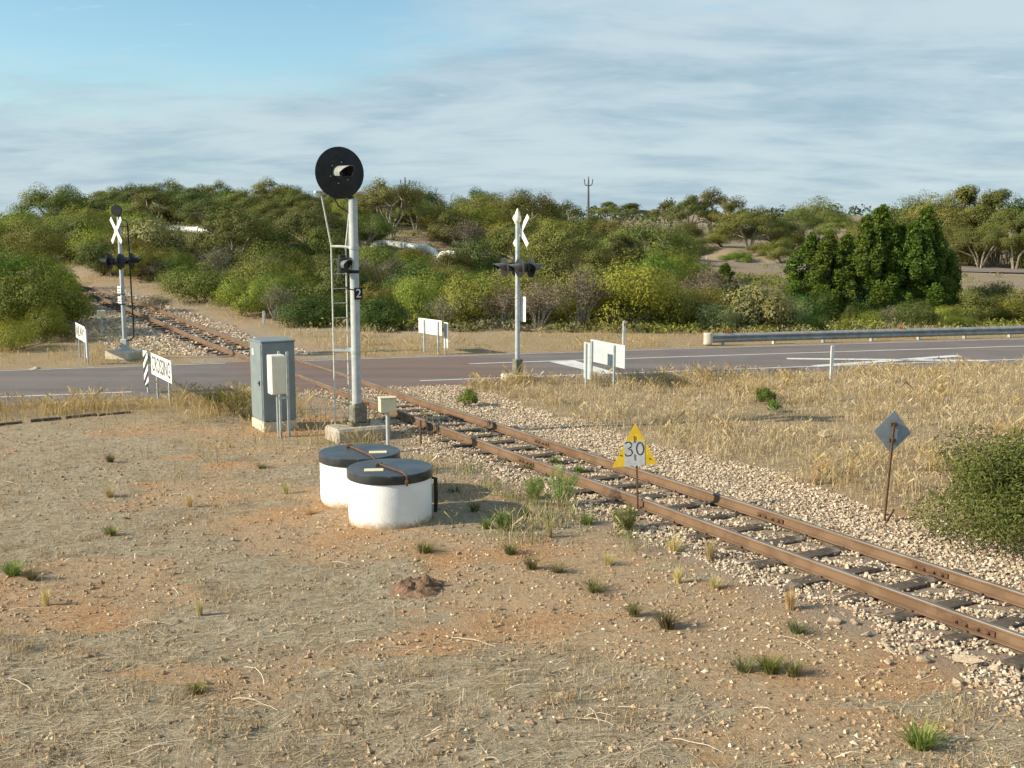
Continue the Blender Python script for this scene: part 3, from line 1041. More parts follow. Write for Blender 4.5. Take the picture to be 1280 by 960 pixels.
# long bleached stalks lying about
SV, SF, so_ = [], [], 0
rs = np.random.default_rng(404)
for k in range(130):
    y0 = 7 + 15 * rs.random() ** 1.3
    x0 = rs.uniform(-.52, .40) * y0
    if float(track_d(x0, y0)) > -2.2 or y0 > float(yc(x0)) - 5:
        continue
    a0 = rs.normal(0.1, .9)
    ln_k = rs.uniform(.16, .6) ** 1.2
    cv_ = rs.normal(0, .38)
    w_k = rs.uniform(.0018, .0036)
    p_ = np.array([x0, y0])
    for q in range(7):
        aa = a0 + cv_ * q / 6
        nx = np.array([-math.sin(aa), math.cos(aa)])
        z_k = hz(p_[0], p_[1]) + .012 + .03 * math.sin(q / 6 * 3.1)
        SV += [(*(p_ - nx * w_k), z_k), (*(p_ + nx * w_k), z_k + .003)]
        p_ = p_ + np.array([math.cos(aa), math.sin(aa)]) * ln_k / 6
    for q in range(6):
        SF.append((so_ + 2 * q, so_ + 2 * q + 2, so_ + 2 * q + 3, so_ + 2 * q + 1))
    so_ += 14
stuff('straw_stalks', SV, SF, M['stalk'], 'long bleached straw stalks lying on the foreground')

# standing dry grass
BT = []
for k in range(8):
    w = r2.uniform(.010, .018)
    b1, b2 = r2.uniform(.02, .2), r2.uniform(.1, .65)
    vv = np.array([(-w, 0, -.03), (w, 0, -.03), (w * .8, b1, .5), (-w * .8, b1, .5), (0.35 * w, b2, r2.uniform(.8, 1)), (-0.35 * w, b2, r2.uniform(.8, 1))])
    BT.append((vv, np.array([(0, 1, 2, 3), (3, 2, 4, 5)])))


def grass(name, n, area, wfun, hmin, hmax, m, label, clump=0.0):
    x0, x1, y0, y1 = area
    x = RNG.uniform(x0, x1, n)
    y = RNG.uniform(y0, y1, n)
    if clump:
        k = n // 22
        ci = RNG.integers(0, k, n)
        x = RNG.uniform(x0, x1, k)[ci] + RNG.normal(0, clump, n)
        y = RNG.uniform(y0, y1, k)[ci] + RNG.normal(0, clump, n)
    w = wfun(x, y)
    keep = RNG.random(n) < w
    x, y = x[keep], y[keep]
    h = (hmin + (hmax - hmin) * RNG.random(len(x)) ** 1.6) * (0.25 + 1.5 * fbm(x * 0.9, y * 0.9, 3, 71))
    sc = np.stack([0.16 + 0.5 * h, h, h], -1)
    v, f = merge(BT, np.stack([x, y, H(x, y)], -1), RNG.uniform(0, 6.28, len(x)), sc)
    return stuff(name, v, f, m, label)


def w_bank(x, y):
    near = yc(x) - 3.9 - y
    d = track_d(x, y)
    n_ = fbm(x * 0.6, y * 0.6, 3, 41)
    return sm(2.3, 3.5, d + 1.4 * (n_ - 0.5)) * sm(0.0, 0.3, near) * (0.28 + 0.72 * sm(0.34, 0.54, n_)) * (0.6 + 0.4 * sm(0.4, 0.6, fbm(x * 1.7, y * 1.7, 3, 47))) * (x < 0.56 * y + 2)


grass('dry_grass', 185000, (-3, 20, 10, 35), w_bank, 0.10, 0.30, M['straw'], 'dense blond dry grass on the bank between track and road', 0.10)
grass('dry_grass', 26000, (-3, 20, 26, 34), lambda x, y: w_bank(x, y) * sm(2.8, 0.8, yc(x) - 3.9 - y) * sm(0.2, 0.6, yc(x) - 3.9 - y), 0.12, 0.34, M['verge_straw'], 'taller golden grass along the near edge of the road', 0.12)


grass('dry_grass', 30000, (-3, 16, 12, 30), lambda x, y: w_bank(x, y) * sm(.5, .62, fbm(x * .8 + 7, y * .8, 3, 83)), 0.2, 0.46, M['verge_straw'], 'scattered taller golden tussocks on the bank right of the track', 0.07)


def w_left(x, y):
    near = yc(x) - 4.15 - y
    d = track_d(x, y)
    n_ = fbm(x * 0.7, y * 0.7, 3, 45)
    g = sm(0.0, 0.25, near) * sm(3.2, 1.0, near + 2.4 * (n_ - 0.5)) * sm(-2.0, -2.7, d)
    g = np.maximum(g, np.exp(-((x + 4.0) / 1.7) ** 2 - ((y - 20.9) / 1.3) ** 2) * 0.8)
    g = np.maximum(g, np.exp(-((x + 5.8) / 1.3) ** 2 - ((y - 23.6) / 1.6) ** 2) * 1.0)
    return g * (0.2 + 0.8 * sm(0.36, 0.56, n_)) * (x > -0.56 * y - 2)


grass('dry_grass', 80000, (-17, 0, 18, 31), w_left, 0.10, 0.42, M['verge_straw'], 'dry golden grass round the cabinet and along the road shoulder', 0.10)


def w_far(x, y):
    far = y - yc(x) - 3.1
    d = np.abs(track_d(x, y))
    n_ = fbm(x * 0.5, y * 0.5, 3, 49)
    return (sm(0.0, 0.3, far) * (x < 6.5) + sm(0.6, 1.1, far) * (x >= 6.5)) * sm(8.5, 3.5, far) * sm(2.4, 3.3, d) * (0.3 + 0.7 * sm(0.36, 0.56, n_))


grass('dry_grass', 60000, (-20, 26, 32, 54), w_far, 0.10, 0.40, M['verge_straw'], 'dry grass band at the foot of the scrub beyond the road', 0.16)


grass('dry_grass', 34000, (-34, -2, 36, 70), lambda x, y: sm(2.3, 3.2, np.abs(track_d(x, y))) * sm(9.5, 5.5, np.abs(track_d(x, y))) * (y - yc(x) > 3.2) * (0.3 + 0.7 * sm(.4, .58, fbm(x * .5, y * .5, 3, 57))), 0.12, 0.42, M['straw'], 'dry grass on both sides of the track beyond the road', 0.2)


def w_fore(x, y):
    d = track_d(x, y)
    n_ = fbm(x * 0.45 + 3, y * 0.45, 4, 143)
    return (0.12 + 0.88 * sm(0.44, 0.62, n_)) * (1 - .9 * bare_w(x, y)) * (d < -1.9) * (y < yc(x) - 5) * (np.abs(x) < 0.52 * y + 1.5)


grass('dry_grass', 130000, (-14, 7, 6.5, 24), w_fore, 0.03, 0.11, M['stubble'], 'short greyish dry stubble patches in the foreground', 0.07)


def w_tank(x, y):
    d = track_d(x, y)
    n_ = fbm(x * 1.2, y * 1.2, 3, 149)
    return sm(-3.6, -2.4, d) * sm(-1.3, -1.9, d) * sm(.46, .64, n_) * sm(12, 15, y) * (y < 21)


grass('weed_patch', 30000, (-3, 5, 11, 21), w_tank, 0.05, 0.24, M['weed_dark'], 'mixed dull green weeds along the left edge of the ballast', 0.08)
grass('weed_patch', 16000, (-3, 5, 11, 21), w_tank, 0.08, 0.30, M['straw'], 'straw-coloured weeds along the left edge of the ballast', 0.08)


# ------------------------------------------------------------------ rocks and clumps on the ground
def rock(x, y, s, label, m='rock', flat=0.6, rz=None, name='rock', stretch=1.0, group=None):
    r = np.random.default_rng(int(abs(x * 977 + y * 131)) + 5)
    import bmesh
    bm = bmesh.new()
    bmesh.ops.create_icosphere(bm, subdivisions=3, radius=0.5)
    r.random()
    co = np.array([v.co[:] for v in bm.verts])
    for _ in range(16):
        d = r.normal(size=3)
        d /= np.linalg.norm(d)
        h = co @ d
        lim = 0.5 * r.uniform(.34, .66)
        co = co - np.clip(h - lim, 0, None)[:, None] * d
    co += 0.10 * (fbm(co[:, 0] * 5 + 9, co[:, 1] * 5 + co[:, 2] * 3, 3, int(s * 1000)) - .5)[:, None] * co / 0.5
    co = co * np.array([stretch, 0.8, flat]) * s
    for v, c_ in zip(bm.verts, co):
        v.co = c_
    me = bpy.data.meshes.new(name)
    bm.to_mesh(me)
    bm.free()
    me.materials.append(M[m])
    o = link(bpy.data.objects.new(name, me))
    o.location = (x, y, hz(x, y) + s * flat * 0.26)
    o.rotation_euler = (r.uniform(-.15, .15), r.uniform(-.15, .15), r.uniform(0, 6) if rz is None else rz)
    return tag(o, label, 'rock', group)


rock(3.98, 9.93, 0.20, 'large cream limestone rock, biggest of those beside the near rail', group='limestone rocks beside the track')
rock(3.72, 10.31, 0.17, 'pale limestone rock left of the large cream one, nearer the sleepers', group='limestone rocks beside the track')
rock(3.63, 10.62, 0.18, 'flat pale rock at the edge of the ballast, leftmost of three', group='limestone rocks beside the track', flat=.4)
rock(3.95, 10.18, 0.15, 'upright cream rock just behind the large cream one', group='limestone rocks beside the track', flat=.8)
rock(4.40, 9.92, 0.34, 'long weathered brown stone lying against the near rail', stretch=1.5, flat=.42, rz=-.7, group='limestone rocks beside the track')
rock(4.55, 9.70, 0.20, 'rounded stone at the right edge beside the near rail', group='limestone rocks beside the track')
rock(4.05, 9.40, 0.17, 'rounded pale rock in the stubble below the large cream one', group='limestone rocks beside the track')
rock(4.2, 9.48, 0.12, 'small pale rock right of the rounded one in the stubble', group='limestone rocks beside the track')
rock(3.86, 9.66, 0.10, 'small cream stone just below the large cream rock', group='limestone rocks beside the track')
rock(3.60, 9.86, 0.12, 'small tan stone left of the large cream rock', group='limestone rocks beside the track')
rock(3.42, 11.0, 0.20, 'flat tan rock among ballast beside the near rail', flat=.4, group='limestone rocks beside the track')
rock(3.62, 10.95, 0.15, 'squat tan rock right of the flat tan one beside the rail', group='limestone rocks beside the track')
rock(3.2, 12.05, 0.30, 'dark stone slab half buried at the ballast edge', 'rock_dark', .35, group='limestone rocks beside the track')
rock(6.25, 21.4, 0.34, 'lone white limestone rock lying in the dry grass bank', flat=.5)
rock(1.68, 13.3, 0.13, 'small cream stone in front of the yellow triangle sign', flat=.8)
rock(0.72, 14.7, 0.20, 'pale angular stones beside the ballast right of the tanks', flat=.5)
rock(-0.02, 8.86, 0.11, 'small flat pale stone in the bare foreground', flat=.4)
rock(-1.02, 8.6, 0.16, 'flat pale stone low in the foreground left of centre', flat=.3)
rock(-1.55, 13.35, 0.11, 'small whitish stone in front of the nearer tank', flat=.7)
rock(-0.7, 13.5, 0.09, 'tiny pale stone right of the green tuft before the tanks', flat=.6)
rock(-5.6, 15.2, 0.16, 'pale stone on the bare soil at far left', flat=.4)
rock(-3.75, 14.1, 0.12, 'pale flat stone on the soil left of the tanks', flat=.45)
rock(-4.3, 13.0, 0.10, 'small white stone in the litter left of the dirt mound', flat=.5)
rock(-14.0, 31.6, 0.5, 'tan boulder at the road edge below the far board', flat=.45)
rock(7.9, 14.9, 0.22, 'orange stone at the foot of the diamond sign bush', flat=.4)

# turned earth of a burrow
n = 26
mv, mf = [], []
for i in range(n):
    for j in range(n):
        u, w_ = i / (n - 1) * 2 - 1, j / (n - 1) * 2 - 1
        rr = math.hypot(u, w_)
        h = max(0, 1 - rr) ** 0.6 * 0.16 * (0.0 + 1.8 * float(fbm(u * 4.3 + 4, w_ * 4.3, 4, 7))) * (1 if u < 0.15 else max(.0, 1 - (u - .15) * 2.4))
        X, Y = u * 0.42, w_ * 0.32
        mv.append((X, Y, h + hz(-1.02 + X, 12.2 + Y) - hz(-1.02, 12.2) - 0.012))
for i in range(n - 1):
    for j in range(n - 1):
        mf.append((i * n + j, (i + 1) * n + j, (i + 1) * n + j + 1, i * n + j + 1))
mo = link(bpy.data.objects.new('dirt_mound', mesh_np('dirt_mound', mv, mf, [M['soil_dark']], False)))
mo.location = (-1.02, 12.2, hz(-1.02, 12.2))
tag(mo, 'small mound of turned red soil in the foreground below the tanks', 'mound')
rock(-1.05, 12.35, 0.14, 'flat white stone lying on the red dirt mound', flat=.3).location.z = hz(-1.05, 12.35) + 0.13


# ------------------------------------------------------------------ weeds
def clump_mesh(name, n, rad, h, m, lean=0.6, wid=0.006, seed=1, segs=3):
    r = np.random.default_rng(seed)
    V, F = [], []
    for i in range(n):
        a = r.uniform(0, 6.28)
        q = rad * 0.35 * math.sqrt(r.random())
        b0 = np.array([math.cos(a) * q, math.sin(a) * q, -0.02])
        a2 = a + r.normal(0, .6)
        ll = lean * r.random() ** 0.7
        hh = h * r.uniform(.45, 1)
        side = np.array([-math.sin(a2), math.cos(a2), 0]) * wid * r.uniform(.6, 1.2)
        o = len(V)
        for k in range(segs + 1):
            t_ = k / segs
            p = b0 + np.array([math.cos(a2), math.sin(a2), 0]) * ll * rad * (t_ ** 1.7) + np.array([0, 0, hh * (t_ - 0.18 * ll * t_ * t_) + 0.02])
            w_ = (1 - t_ * 0.85)
            V += [p - side * w_, p + side * w_]
        for k in range(segs):
            F.append((o + 2 * k, o + 2 * k + 1, o + 2 * k + 3, o + 2 * k + 2))
    return mesh_np(name, V, F, [m])


WM = {
    'tuft': [clump_mesh('blades', 150, .17, .19, M['weed_dark'], 1.0, .005, 21), clump_mesh('blades', 130, .2, .16, M['weed_dark'], 1.2, .005, 22)],
    'green': [clump_mesh('blades', 190, .17, .17, M['weed_green'], 1.0, .006, 23)],
    'straw': [clump_mesh('blades', 110, .14, .34, M['straw_tuft'], .7, .005, 24), clump_mesh('blades', 140, .2, .26, M['straw_tuft'], .9, .005, 25)],
}
PLANTS = [
    (-1.13, 13.55, 'green', 1.05, 'small bright green tuft between the tanks and the dirt mound'),
    (-0.02, 13.45, 'tuft', 1.0, 'dull green tuft in the centre, right of the bright green one'),
    (0.24, 12.85, 'tuft', 1.0, 'grey-green tuft just below the central dull green one'),
    (0.55, 12.7, 'tuft', .8, 'low sparse tuft right of the grey-green one in the centre'),
    (0.95, 12.0, 'tuft', 1.15, 'dark green tuft standing alone below the yellow triangle sign'),
    (1.31, 11.2, 'tuft', .9, 'small tuft behind the dark bushy one, lower right of centre'),
    (1.62, 10.85, 'tuft', 1.25, 'dark bushy tuft, lower right of centre, largest in its row'),
    (-5.5, 14.4, 'green', .9, 'small green tuft on bare soil far left of the tanks'),
    (-6.05, 12.65, 'green', 1.2, 'tall green tuft at the left edge of the foreground'),
    (-5.75, 12.5, 'tuft', .9, 'low tuft beside the tall green one at the left edge'),
    (2.43, 9.7, 'green', 1.1, 'green grass tuft in the lower right stubble, middle of three'),
    (2.2, 9.75, 'tuft', .9, 'dull tuft in the lower right stubble, leftmost of three'),
    (2.62, 9.62, 'tuft', .95, 'dull tuft in the lower right stubble, rightmost of three'),
    (2.95, 10.7, 'tuft', 1.0, 'pale green tuft between the lower right stubble and the ballast'),
    (3.28, 8.2, 'green', 1.4, 'wide green tuft at the bottom edge, lower right'),
    (-2.85, 9.3, 'green', .75, 'tiny green tuft low in the left foreground'),
    (6.1, 25.6, 'weedbush', 1.0, 'rounded green weed in the dry bank above the triangle sign'),
    (6.0, 24.4, 'weedbush', .7, 'smaller weed in front of the rounded one on the bank'),
    (-1.05, 25.3, 'weedbush', 1.05, 'round dark green weed in the ballast beside the far rail'),
    (5.35, 18.0, 'straw', 1.1, 'upright straw tuft left of the diamond sign'),
    (4.95, 17.3, 'straw', .9, 'low straw tuft further left of the diamond sign'),
    (2.5, 13.2, 'straw', 1.0, 'straw tuft beside the ballast right of the triangle sign'),
    (2.1, 13.6, 'straw', 1.0, 'golden straw tuft just right of the triangle sign post'),
    (3.05, 11.4, 'straw', .9, 'rusty straw tuft against the ballast in the lower right'),
    (-3.6, 16.8, 'straw', .7, 'sparse straw tuft on the soil left of the tanks'),
    (-4.9, 16.0, 'straw', .75, 'thin straw tuft on the bare soil left of centre'),
    (0.2, 15.3, 'tuft', 1.1, 'dull green weed between the tanks and the rail'),
    (-0.55, 15.6, 'tuft', 1.0, 'low green weed just right of the nearer tank'),
    (-0.35, 14.7, 'green', .9, 'bright green weed in front of the right side of the nearer tank'),
    (-0.9, 16.8, 'tuft', .9, 'small weed behind the tanks beside the ballast'),
    (1.15, 18.1, 'green', 1.0, 'green weed growing between the rails behind the triangle sign'),
    (0.75, 18.9, 'green', .9, 'green weed between the rails further up the track'),
    (0.3, 18.4, 'green', .8, 'green weed beside the near rail joint'),
    (1.95, 12.3, 'straw', .8, 'straw tuft in a loose row right of the dark lone tuft'),
    (2.35, 12.1, 'straw', .7, 'small straw tuft near the ballast, right of the loose row'),
    (1.2, 13.0, 'straw', .7, 'straw tuft between the grey-green tuft and the triangle sign'),
    (0.5, 14.2, 'straw', .8, 'pale straw tuft between the nearer tank and the triangle sign'),
    (-3.0, 15.6, 'straw', .6, 'thin straw tuft just left of the further tank'),
    (-6.3, 16.5, 'straw', .8, 'straw tuft on the soil far left, above the green ones'),
    (-5.2, 11.6, 'straw', .7, 'sparse straw tuft left of centre in the foreground'),
    (-3.4, 11.3, 'straw', .6, 'low straw tuft below the tanks, left of the mound'),
    (-7.2, 19.0, 'tuft', .9, 'grey-green tuft on the soil below the striped marker'),
    (-4.4, 18.6, 'tuft', .8, 'grey-green tuft between the cabinet and the tanks'),
    (1.05, 14.9, 'green', 1.1, 'fresh green tuft beside the near rail left of the triangle sign'),
    (6.9, 14.6, 'straw', 1.0, 'straw tuft at the foot of the big green bush'),
]


# ------------------------------------------------------------------ foliage builders
def leaves(centres, radii, n, ll, lw, r, out=0.7, shell=0.55, up=0.0, squash=None):
    """n leaf-shaped faces spread through ellipsoid clumps"""
    centres = np.asarray(centres, float)
    radii = np.asarray(radii, float)
    if radii.ndim == 1:
        radii = np.repeat(radii[:, None], 3, 1)
    wgt = (radii[:, 0] * radii[:, 1]) ** 1.0
    ci = r.choice(len(centres), n, p=wgt / wgt.sum())
    d = r.normal(size=(n, 3))
    d /= np.linalg.norm(d, axis=1)[:, None]
    q = shell + (1.05 - shell) * r.random(n) ** 0.7
    p = centres[ci] + d * radii[ci] * q[:, None]
    mid_ = np.average(centres, axis=0, weights=wgt)
    dg = p - mid_
    dg /= np.linalg.norm(dg, axis=1)[:, None] + 1e-9
    nrm = (d * 0.6 + dg * 0.6) * out + r.normal(size=(n, 3)) * (1 - out) * 0.9
    nrm[:, 2] += 0.15
    nrm /= np.linalg.norm(nrm, axis=1)[:, None]
    a = np.cross(nrm, r.normal(size=(n, 3)))
    if up:
        a = a * (1 - up) + np.array([0, 0, 1.0]) * up + d * up * 0.5
    a /= np.linalg.norm(a, axis=1)[:, None] + 1e-9
    b_ = np.cross(nrm, a)
    b_ /= np.linalg.norm(b_, axis=1)[:, None] + 1e-9
    L_ = (ll * r.uniform(.6, 1.3, n))[:, None] * 0.5
    W_ = (lw * r.uniform(.6, 1.3, n))[:, None] * 0.5
    v = np.stack([p - a * L_, p + b_ * W_ - a * L_ * .1, p + a * L_, p - b_ * W_ - a * L_ * .1], 1)
    return v.reshape(-1, 3), np.arange(4 * n).reshape(n, 4)


def cat_meshes(parts):
    V, F, o = [], [], 0
    for v, f in parts:
        V.append(np.asarray(v))
        F.append(np.asarray(f) + o)
        o += len(v)
    return np.concatenate(V), np.concatenate(F)


def bush_meshes(seed, m, w=3.0, h=2.0, n=11000, ll=.10, lw=.042, lumps=26, out=.78, lift=.0, stem_m='bark_dark', rag=0.2):
    r = np.random.default_rng(seed)
    C, Rd = [], []
    for i in range(lumps):
        a = r.uniform(0, 6.28)
        e = r.uniform(-.15, 1.0)
        e = math.asin(min(1, max(-.15, e)))
        q = r.uniform(.55, .86)
        rag_ = 1 + r.normal(0, rag * .5)
        C.append((math.cos(a) * math.cos(e) * w / 2 * q * rag_, math.sin(a) * math.cos(e) * w / 2 * q * rag_, lift + h * (0.28 + .5 * max(-.3, math.sin(e)) * q * 1.25 * rag_)))
        s = r.uniform(.11, .22) * w
        Rd.append((s, s, s * r.uniform(.6, .95)))
    C.append((0, 0, h * .4 + lift))
    Rd.append((w * .3, w * .3, h * .32))
    v, f = leaves(C, Rd, n, ll, lw, r, out, .5)
    v[:, 2] = np.maximum(v[:, 2], 0.02 + 0.06 * r.random(len(v)))
    leaf = mesh_np('foliage', v, f, [M[m]])
    mb = MB()
    for i in range(7):
        a = r.uniform(0, 6.28)
        c_ = C[r.integers(0, lumps)]
        mb.tube([(0.06 * math.cos(a), 0.06 * math.sin(a), -.1), (c_[0] * .35, c_[1] * .35, c_[2] * .5), (c_[0] * .9, c_[1] * .9, c_[2])], [.035 * w / 3, .025 * w / 3, .008], 5)
    so = mb.build('stems', M[stem_m])
    sm_ = so.data
    bpy.data.objects.remove(so)
    return {'foliage': leaf, 'stems': sm_}


def twig_meshes(seed, w=3.0, h=2.2, n=2400, m='leaf_grey', twigs=320):
    r = np.random.default_rng(seed)
    mb = MB()
    C, Rd = [], []
    stems = []
    for i in range(14):
        a = r.uniform(0, 6.28)
        e = r.uniform(.05, .85)
        tip = Vector((math.cos(a) * w * .42 * e, math.sin(a) * w * .42 * e, h * r.uniform(.65, .95) * (1 - .3 * e)))
        mid = tip * .5 + Vector((r.normal(0, .12), r.normal(0, .12), .1))
        mb.tube([(0.05 * math.cos(a), .05 * math.sin(a), -.1), mid, tip], [.03, .02, .008], 4)
        stems.append((mid, tip))
        C.append(tuple(tip))
        Rd.append((w * .17, w * .17, h * .16))
    for i in range(twigs):
        mid, tip = stems[r.integers(0, len(stems))]
        p = mid.lerp(tip, r.random())
        q = p + Vector((r.normal(0, .22) * w / 3, r.normal(0, .22) * w / 3, r.uniform(-.05, .4)))
        mb.tube([p, (p + q) / 2 + Vector((r.normal(0, .03), r.normal(0, .03), 0)), q], [.008, .006, .003], 3, cap=False)
        if i % 3 == 0:
            C.append(tuple(q))
            Rd.append((w * .07, w * .07, w * .06))
    so = mb.build('stems', M['deadwood'])
    sm_ = so.data
    bpy.data.objects.remove(so)
    v, f = leaves(C, Rd, n, .11, .04, r, .4, .3)
    v[:, 2] = np.maximum(v[:, 2], 0.03)
    return {'foliage': mesh_np('foliage', v, f, [M[m]]), 'stems': sm_}


def tree_meshes(seed, w=6.0, h=5.0, n=14000, ll=.15, lw=.065, base=.20, clumps=46, m='leaf_mallee', stems=4, bark='bark'):
    """mallee: several stems from the ground, branching to flat-topped clumps with sky between them"""
    r = np.random.default_rng(seed)
    mb = MB()
    C, Rd = [], []
    tips = []
    for i in range(stems):
        a = 6.28 * i / stems + r.normal(0, .4)
        q = r.uniform(.14, .3) * w
        p0 = Vector((.12 * math.cos(a), .12 * math.sin(a), -.15))
        p1 = Vector((q * .35 * math.cos(a), q * .35 * math.sin(a), h * .25))
        p2 = Vector((q * math.cos(a + .2), q * math.sin(a + .2), h * r.uniform(.5, .62)))
        mb.tube([p0, p1, (p1 + p2) / 2 + Vector((r.normal(0, .1), r.normal(0, .1), 0)), p2], [.10 * h / 5, .085 * h / 5, .07 * h / 5, .05 * h / 5], 6)
        tips.append((p1, p2))
    for k in range(clumps):
        a = r.uniform(0, 6.28)
        q = math.sqrt(r.random()) * .46 * w
        dome = 1 - (q / (.5 * w)) ** 2
        z = h * (base + (.93 - base) * (dome * .75 + .2) * r.uniform(.72, 1.0))
        c_ = Vector((q * math.cos(a), q * math.sin(a), z))
        s = r.uniform(.085, .15) * w
        C.append(tuple(c_))
        Rd.append((s, s, s * r.uniform(.5, .8)))
        p1, p2 = min(tips, key=lambda t_: (t_[1] - c_).length)
        if c_.z > p2.z * .8:
            mid = (p2 + c_) / 2 + Vector((r.normal(0, .1), r.normal(0, .1), -.12))
            mb.tube([p2, mid, c_ - Vector((0, 0, s * .2))], [.042 * h / 5, .03 * h / 5, .012], 5)
        else:
            mb.tube([p1, (p1 + c_) / 2, c_], [.05 * h / 5, .03 * h / 5, .012], 5)
    so = mb.build('trunk', M[bark])
    sm_ = so.data
    bpy.data.objects.remove(so)
    v, f = leaves(C, Rd, n, ll, lw, r, .75, .4)
    return {'crown': mesh_np('crown', v, f, [M[m]]), 'trunk': sm_}


def pine_meshes(seed, w=1.7, h=5.0, n=18000, m='leaf_pine'):
    """native pine: upright dense plumes packed round a leader"""
    r = np.random.default_rng(seed)
    C, Rd = [], []
    for i in range(120):
        t_ = r.random() ** .85
        prof_ = (0.62 + .55 * math.sin(min(1, t_ * 1.25 + .12) * math.pi * .82)) * (1 - t_ ** 2.6 * .93)
        a = r.uniform(0, 6.28)
        q = w / 2 * prof_ * r.uniform(.45, 1.0)
        C.append((q * math.cos(a), q * math.sin(a), .25 + t_ * h * .9))
        s = r.uniform(.13, .25) * (1 - .45 * t_)
        Rd.append((s, s, s * r.uniform(1.7, 2.6)))
    C.append((0, 0, h * .95))
    Rd.append((.07, .07, .25))
    v, f = leaves(C, Rd, n, .13, .045, r, .5, .4, .55)
    mb = MB().tube([(0, 0, -.2), (0.03, 0, h * .4), (0, 0, h * .93)], [.11, .07, .012], 7)
    for i in range(22):
        c_ = C[i]
        mb.tube([(0, 0, max(.1, c_[2] - .5)), (c_[0] * .6, c_[1] * .6, c_[2] - .3), c_], [.025, .018, .006], 4)
    so = mb.build('trunk', M['bark_dark'])
    sm_ = so.data
    bpy.data.objects.remove(so)
    return {'crown': mesh_np('crown', v, f, [M[m]]), 'trunk': sm_}


KIT = {}
KIT['olive'] = [bush_meshes(101, 'leaf_olive', 3.4, 2.2), bush_meshes(102, 'leaf_olive', 3.6, 2.1, lumps=32), bush_meshes(103, 'leaf_mallee', 3.2, 2.4, lumps=22)]
KIT['green'] = [bush_meshes(111, 'leaf_green', 3.4, 2.4, 13000, .10, .04, lumps=30), bush_meshes(112, 'leaf_green', 3.6, 2.2, 13000, .10, .04)]
KIT['dark'] = [bush_meshes(121, 'leaf_dark', 3.0, 1.7, 12000, .095, .034, lumps=28, out=.72)]
KIT['lime'] = [bush_meshes(131, 'leaf_lime', 3.4, 2.1, 12500, .095, .034, lumps=34, rag=.12), bush_meshes(132, 'leaf_lime', 3.6, 1.9, 12000, .095, .034)]
KIT['pale'] = [bush_meshes(141, 'leaf_pale', 3.2, 2.0, 7500, .12, .06, lumps=34), bush_meshes(142, 'leaf_pale', 2.8, 1.7, 6500, .12, .06)]
KIT['grey'] = [twig_meshes(151), twig_meshes(152, 3.4, 2.0)]
KIT['rust'] = [bush_meshes(161, 'leaf_rust', 3.2, 2.0)]
KIT['tree'] = [tree_meshes(201), tree_meshes(202, 7, 5.2, 15000, clumps=54, stems=5), tree_meshes(203, 5.2, 5.4, 11000, clumps=34, base=.3, stems=3), tree_meshes(204, 7.5, 4.8, 16000, base=.12, clumps=60, stems=5)]
KIT['sparse'] = [tree_meshes(211, 6, 5.4, 6500, clumps=20, base=.42, stems=3)]
KIT['pine'] = [pine_meshes(301), pine_meshes(302, 1.5, 5.0), pine_meshes(303, 1.9, 5.0)]
SIZE = {'olive': (3.4, 2.2), 'green': (3.5, 2.3), 'dark': (3.0, 1.7), 'lime': (3.5, 2.0), 'pale': (3.0, 1.85), 'grey': (3.0, 2.1), 'rust': (3.2, 2.0), 'tree': (6.4, 5.0), 'sparse': (6, 5.2), 'pine': (1.7, 5.0)}
NAMES = {'olive': 'mallee_shrub', 'green': 'acacia_bush', 'dark': 'acacia_bush', 'lime': 'broom_bush', 'pale': 'daisy_bush', 'grey': 'dry_shrub', 'rust': 'mallee_shrub', 'tree': 'mallee_tree', 'sparse': 'mallee_tree', 'pine': 'native_pine'}


def plant(kind, x, y, w, h, var=0, rz=0.0, sink=0.0):
    kit = KIT[kind][var % len(KIT[kind])]
    sw, sh = SIZE[kind]
    root = bpy.data.objects.new(NAMES[kind], None)
    root.empty_display_size = 0.3
    COL.objects.link(root)
    root.location = (x, y, hz(x, y) - sink)
    root.rotation_euler = (0, 0, rz)
    root.scale = (w / sw, w / sw, h / sh)
    for part, me in kit.items():
        o = bpy.data.objects.new(part, me)
        COL.objects.link(o)
        o.parent = root
    return root


VEG = []


def put(kind, x, y, w, h, label=None, var=None, group=None):
    var = random.randrange(99) if var is None else var
    root = plant(kind, x, y, w, h, var, random.uniform(0, 6.28), 0.05)
    VEG.append((root, kind, x, y, w, h, label, group))
    return root


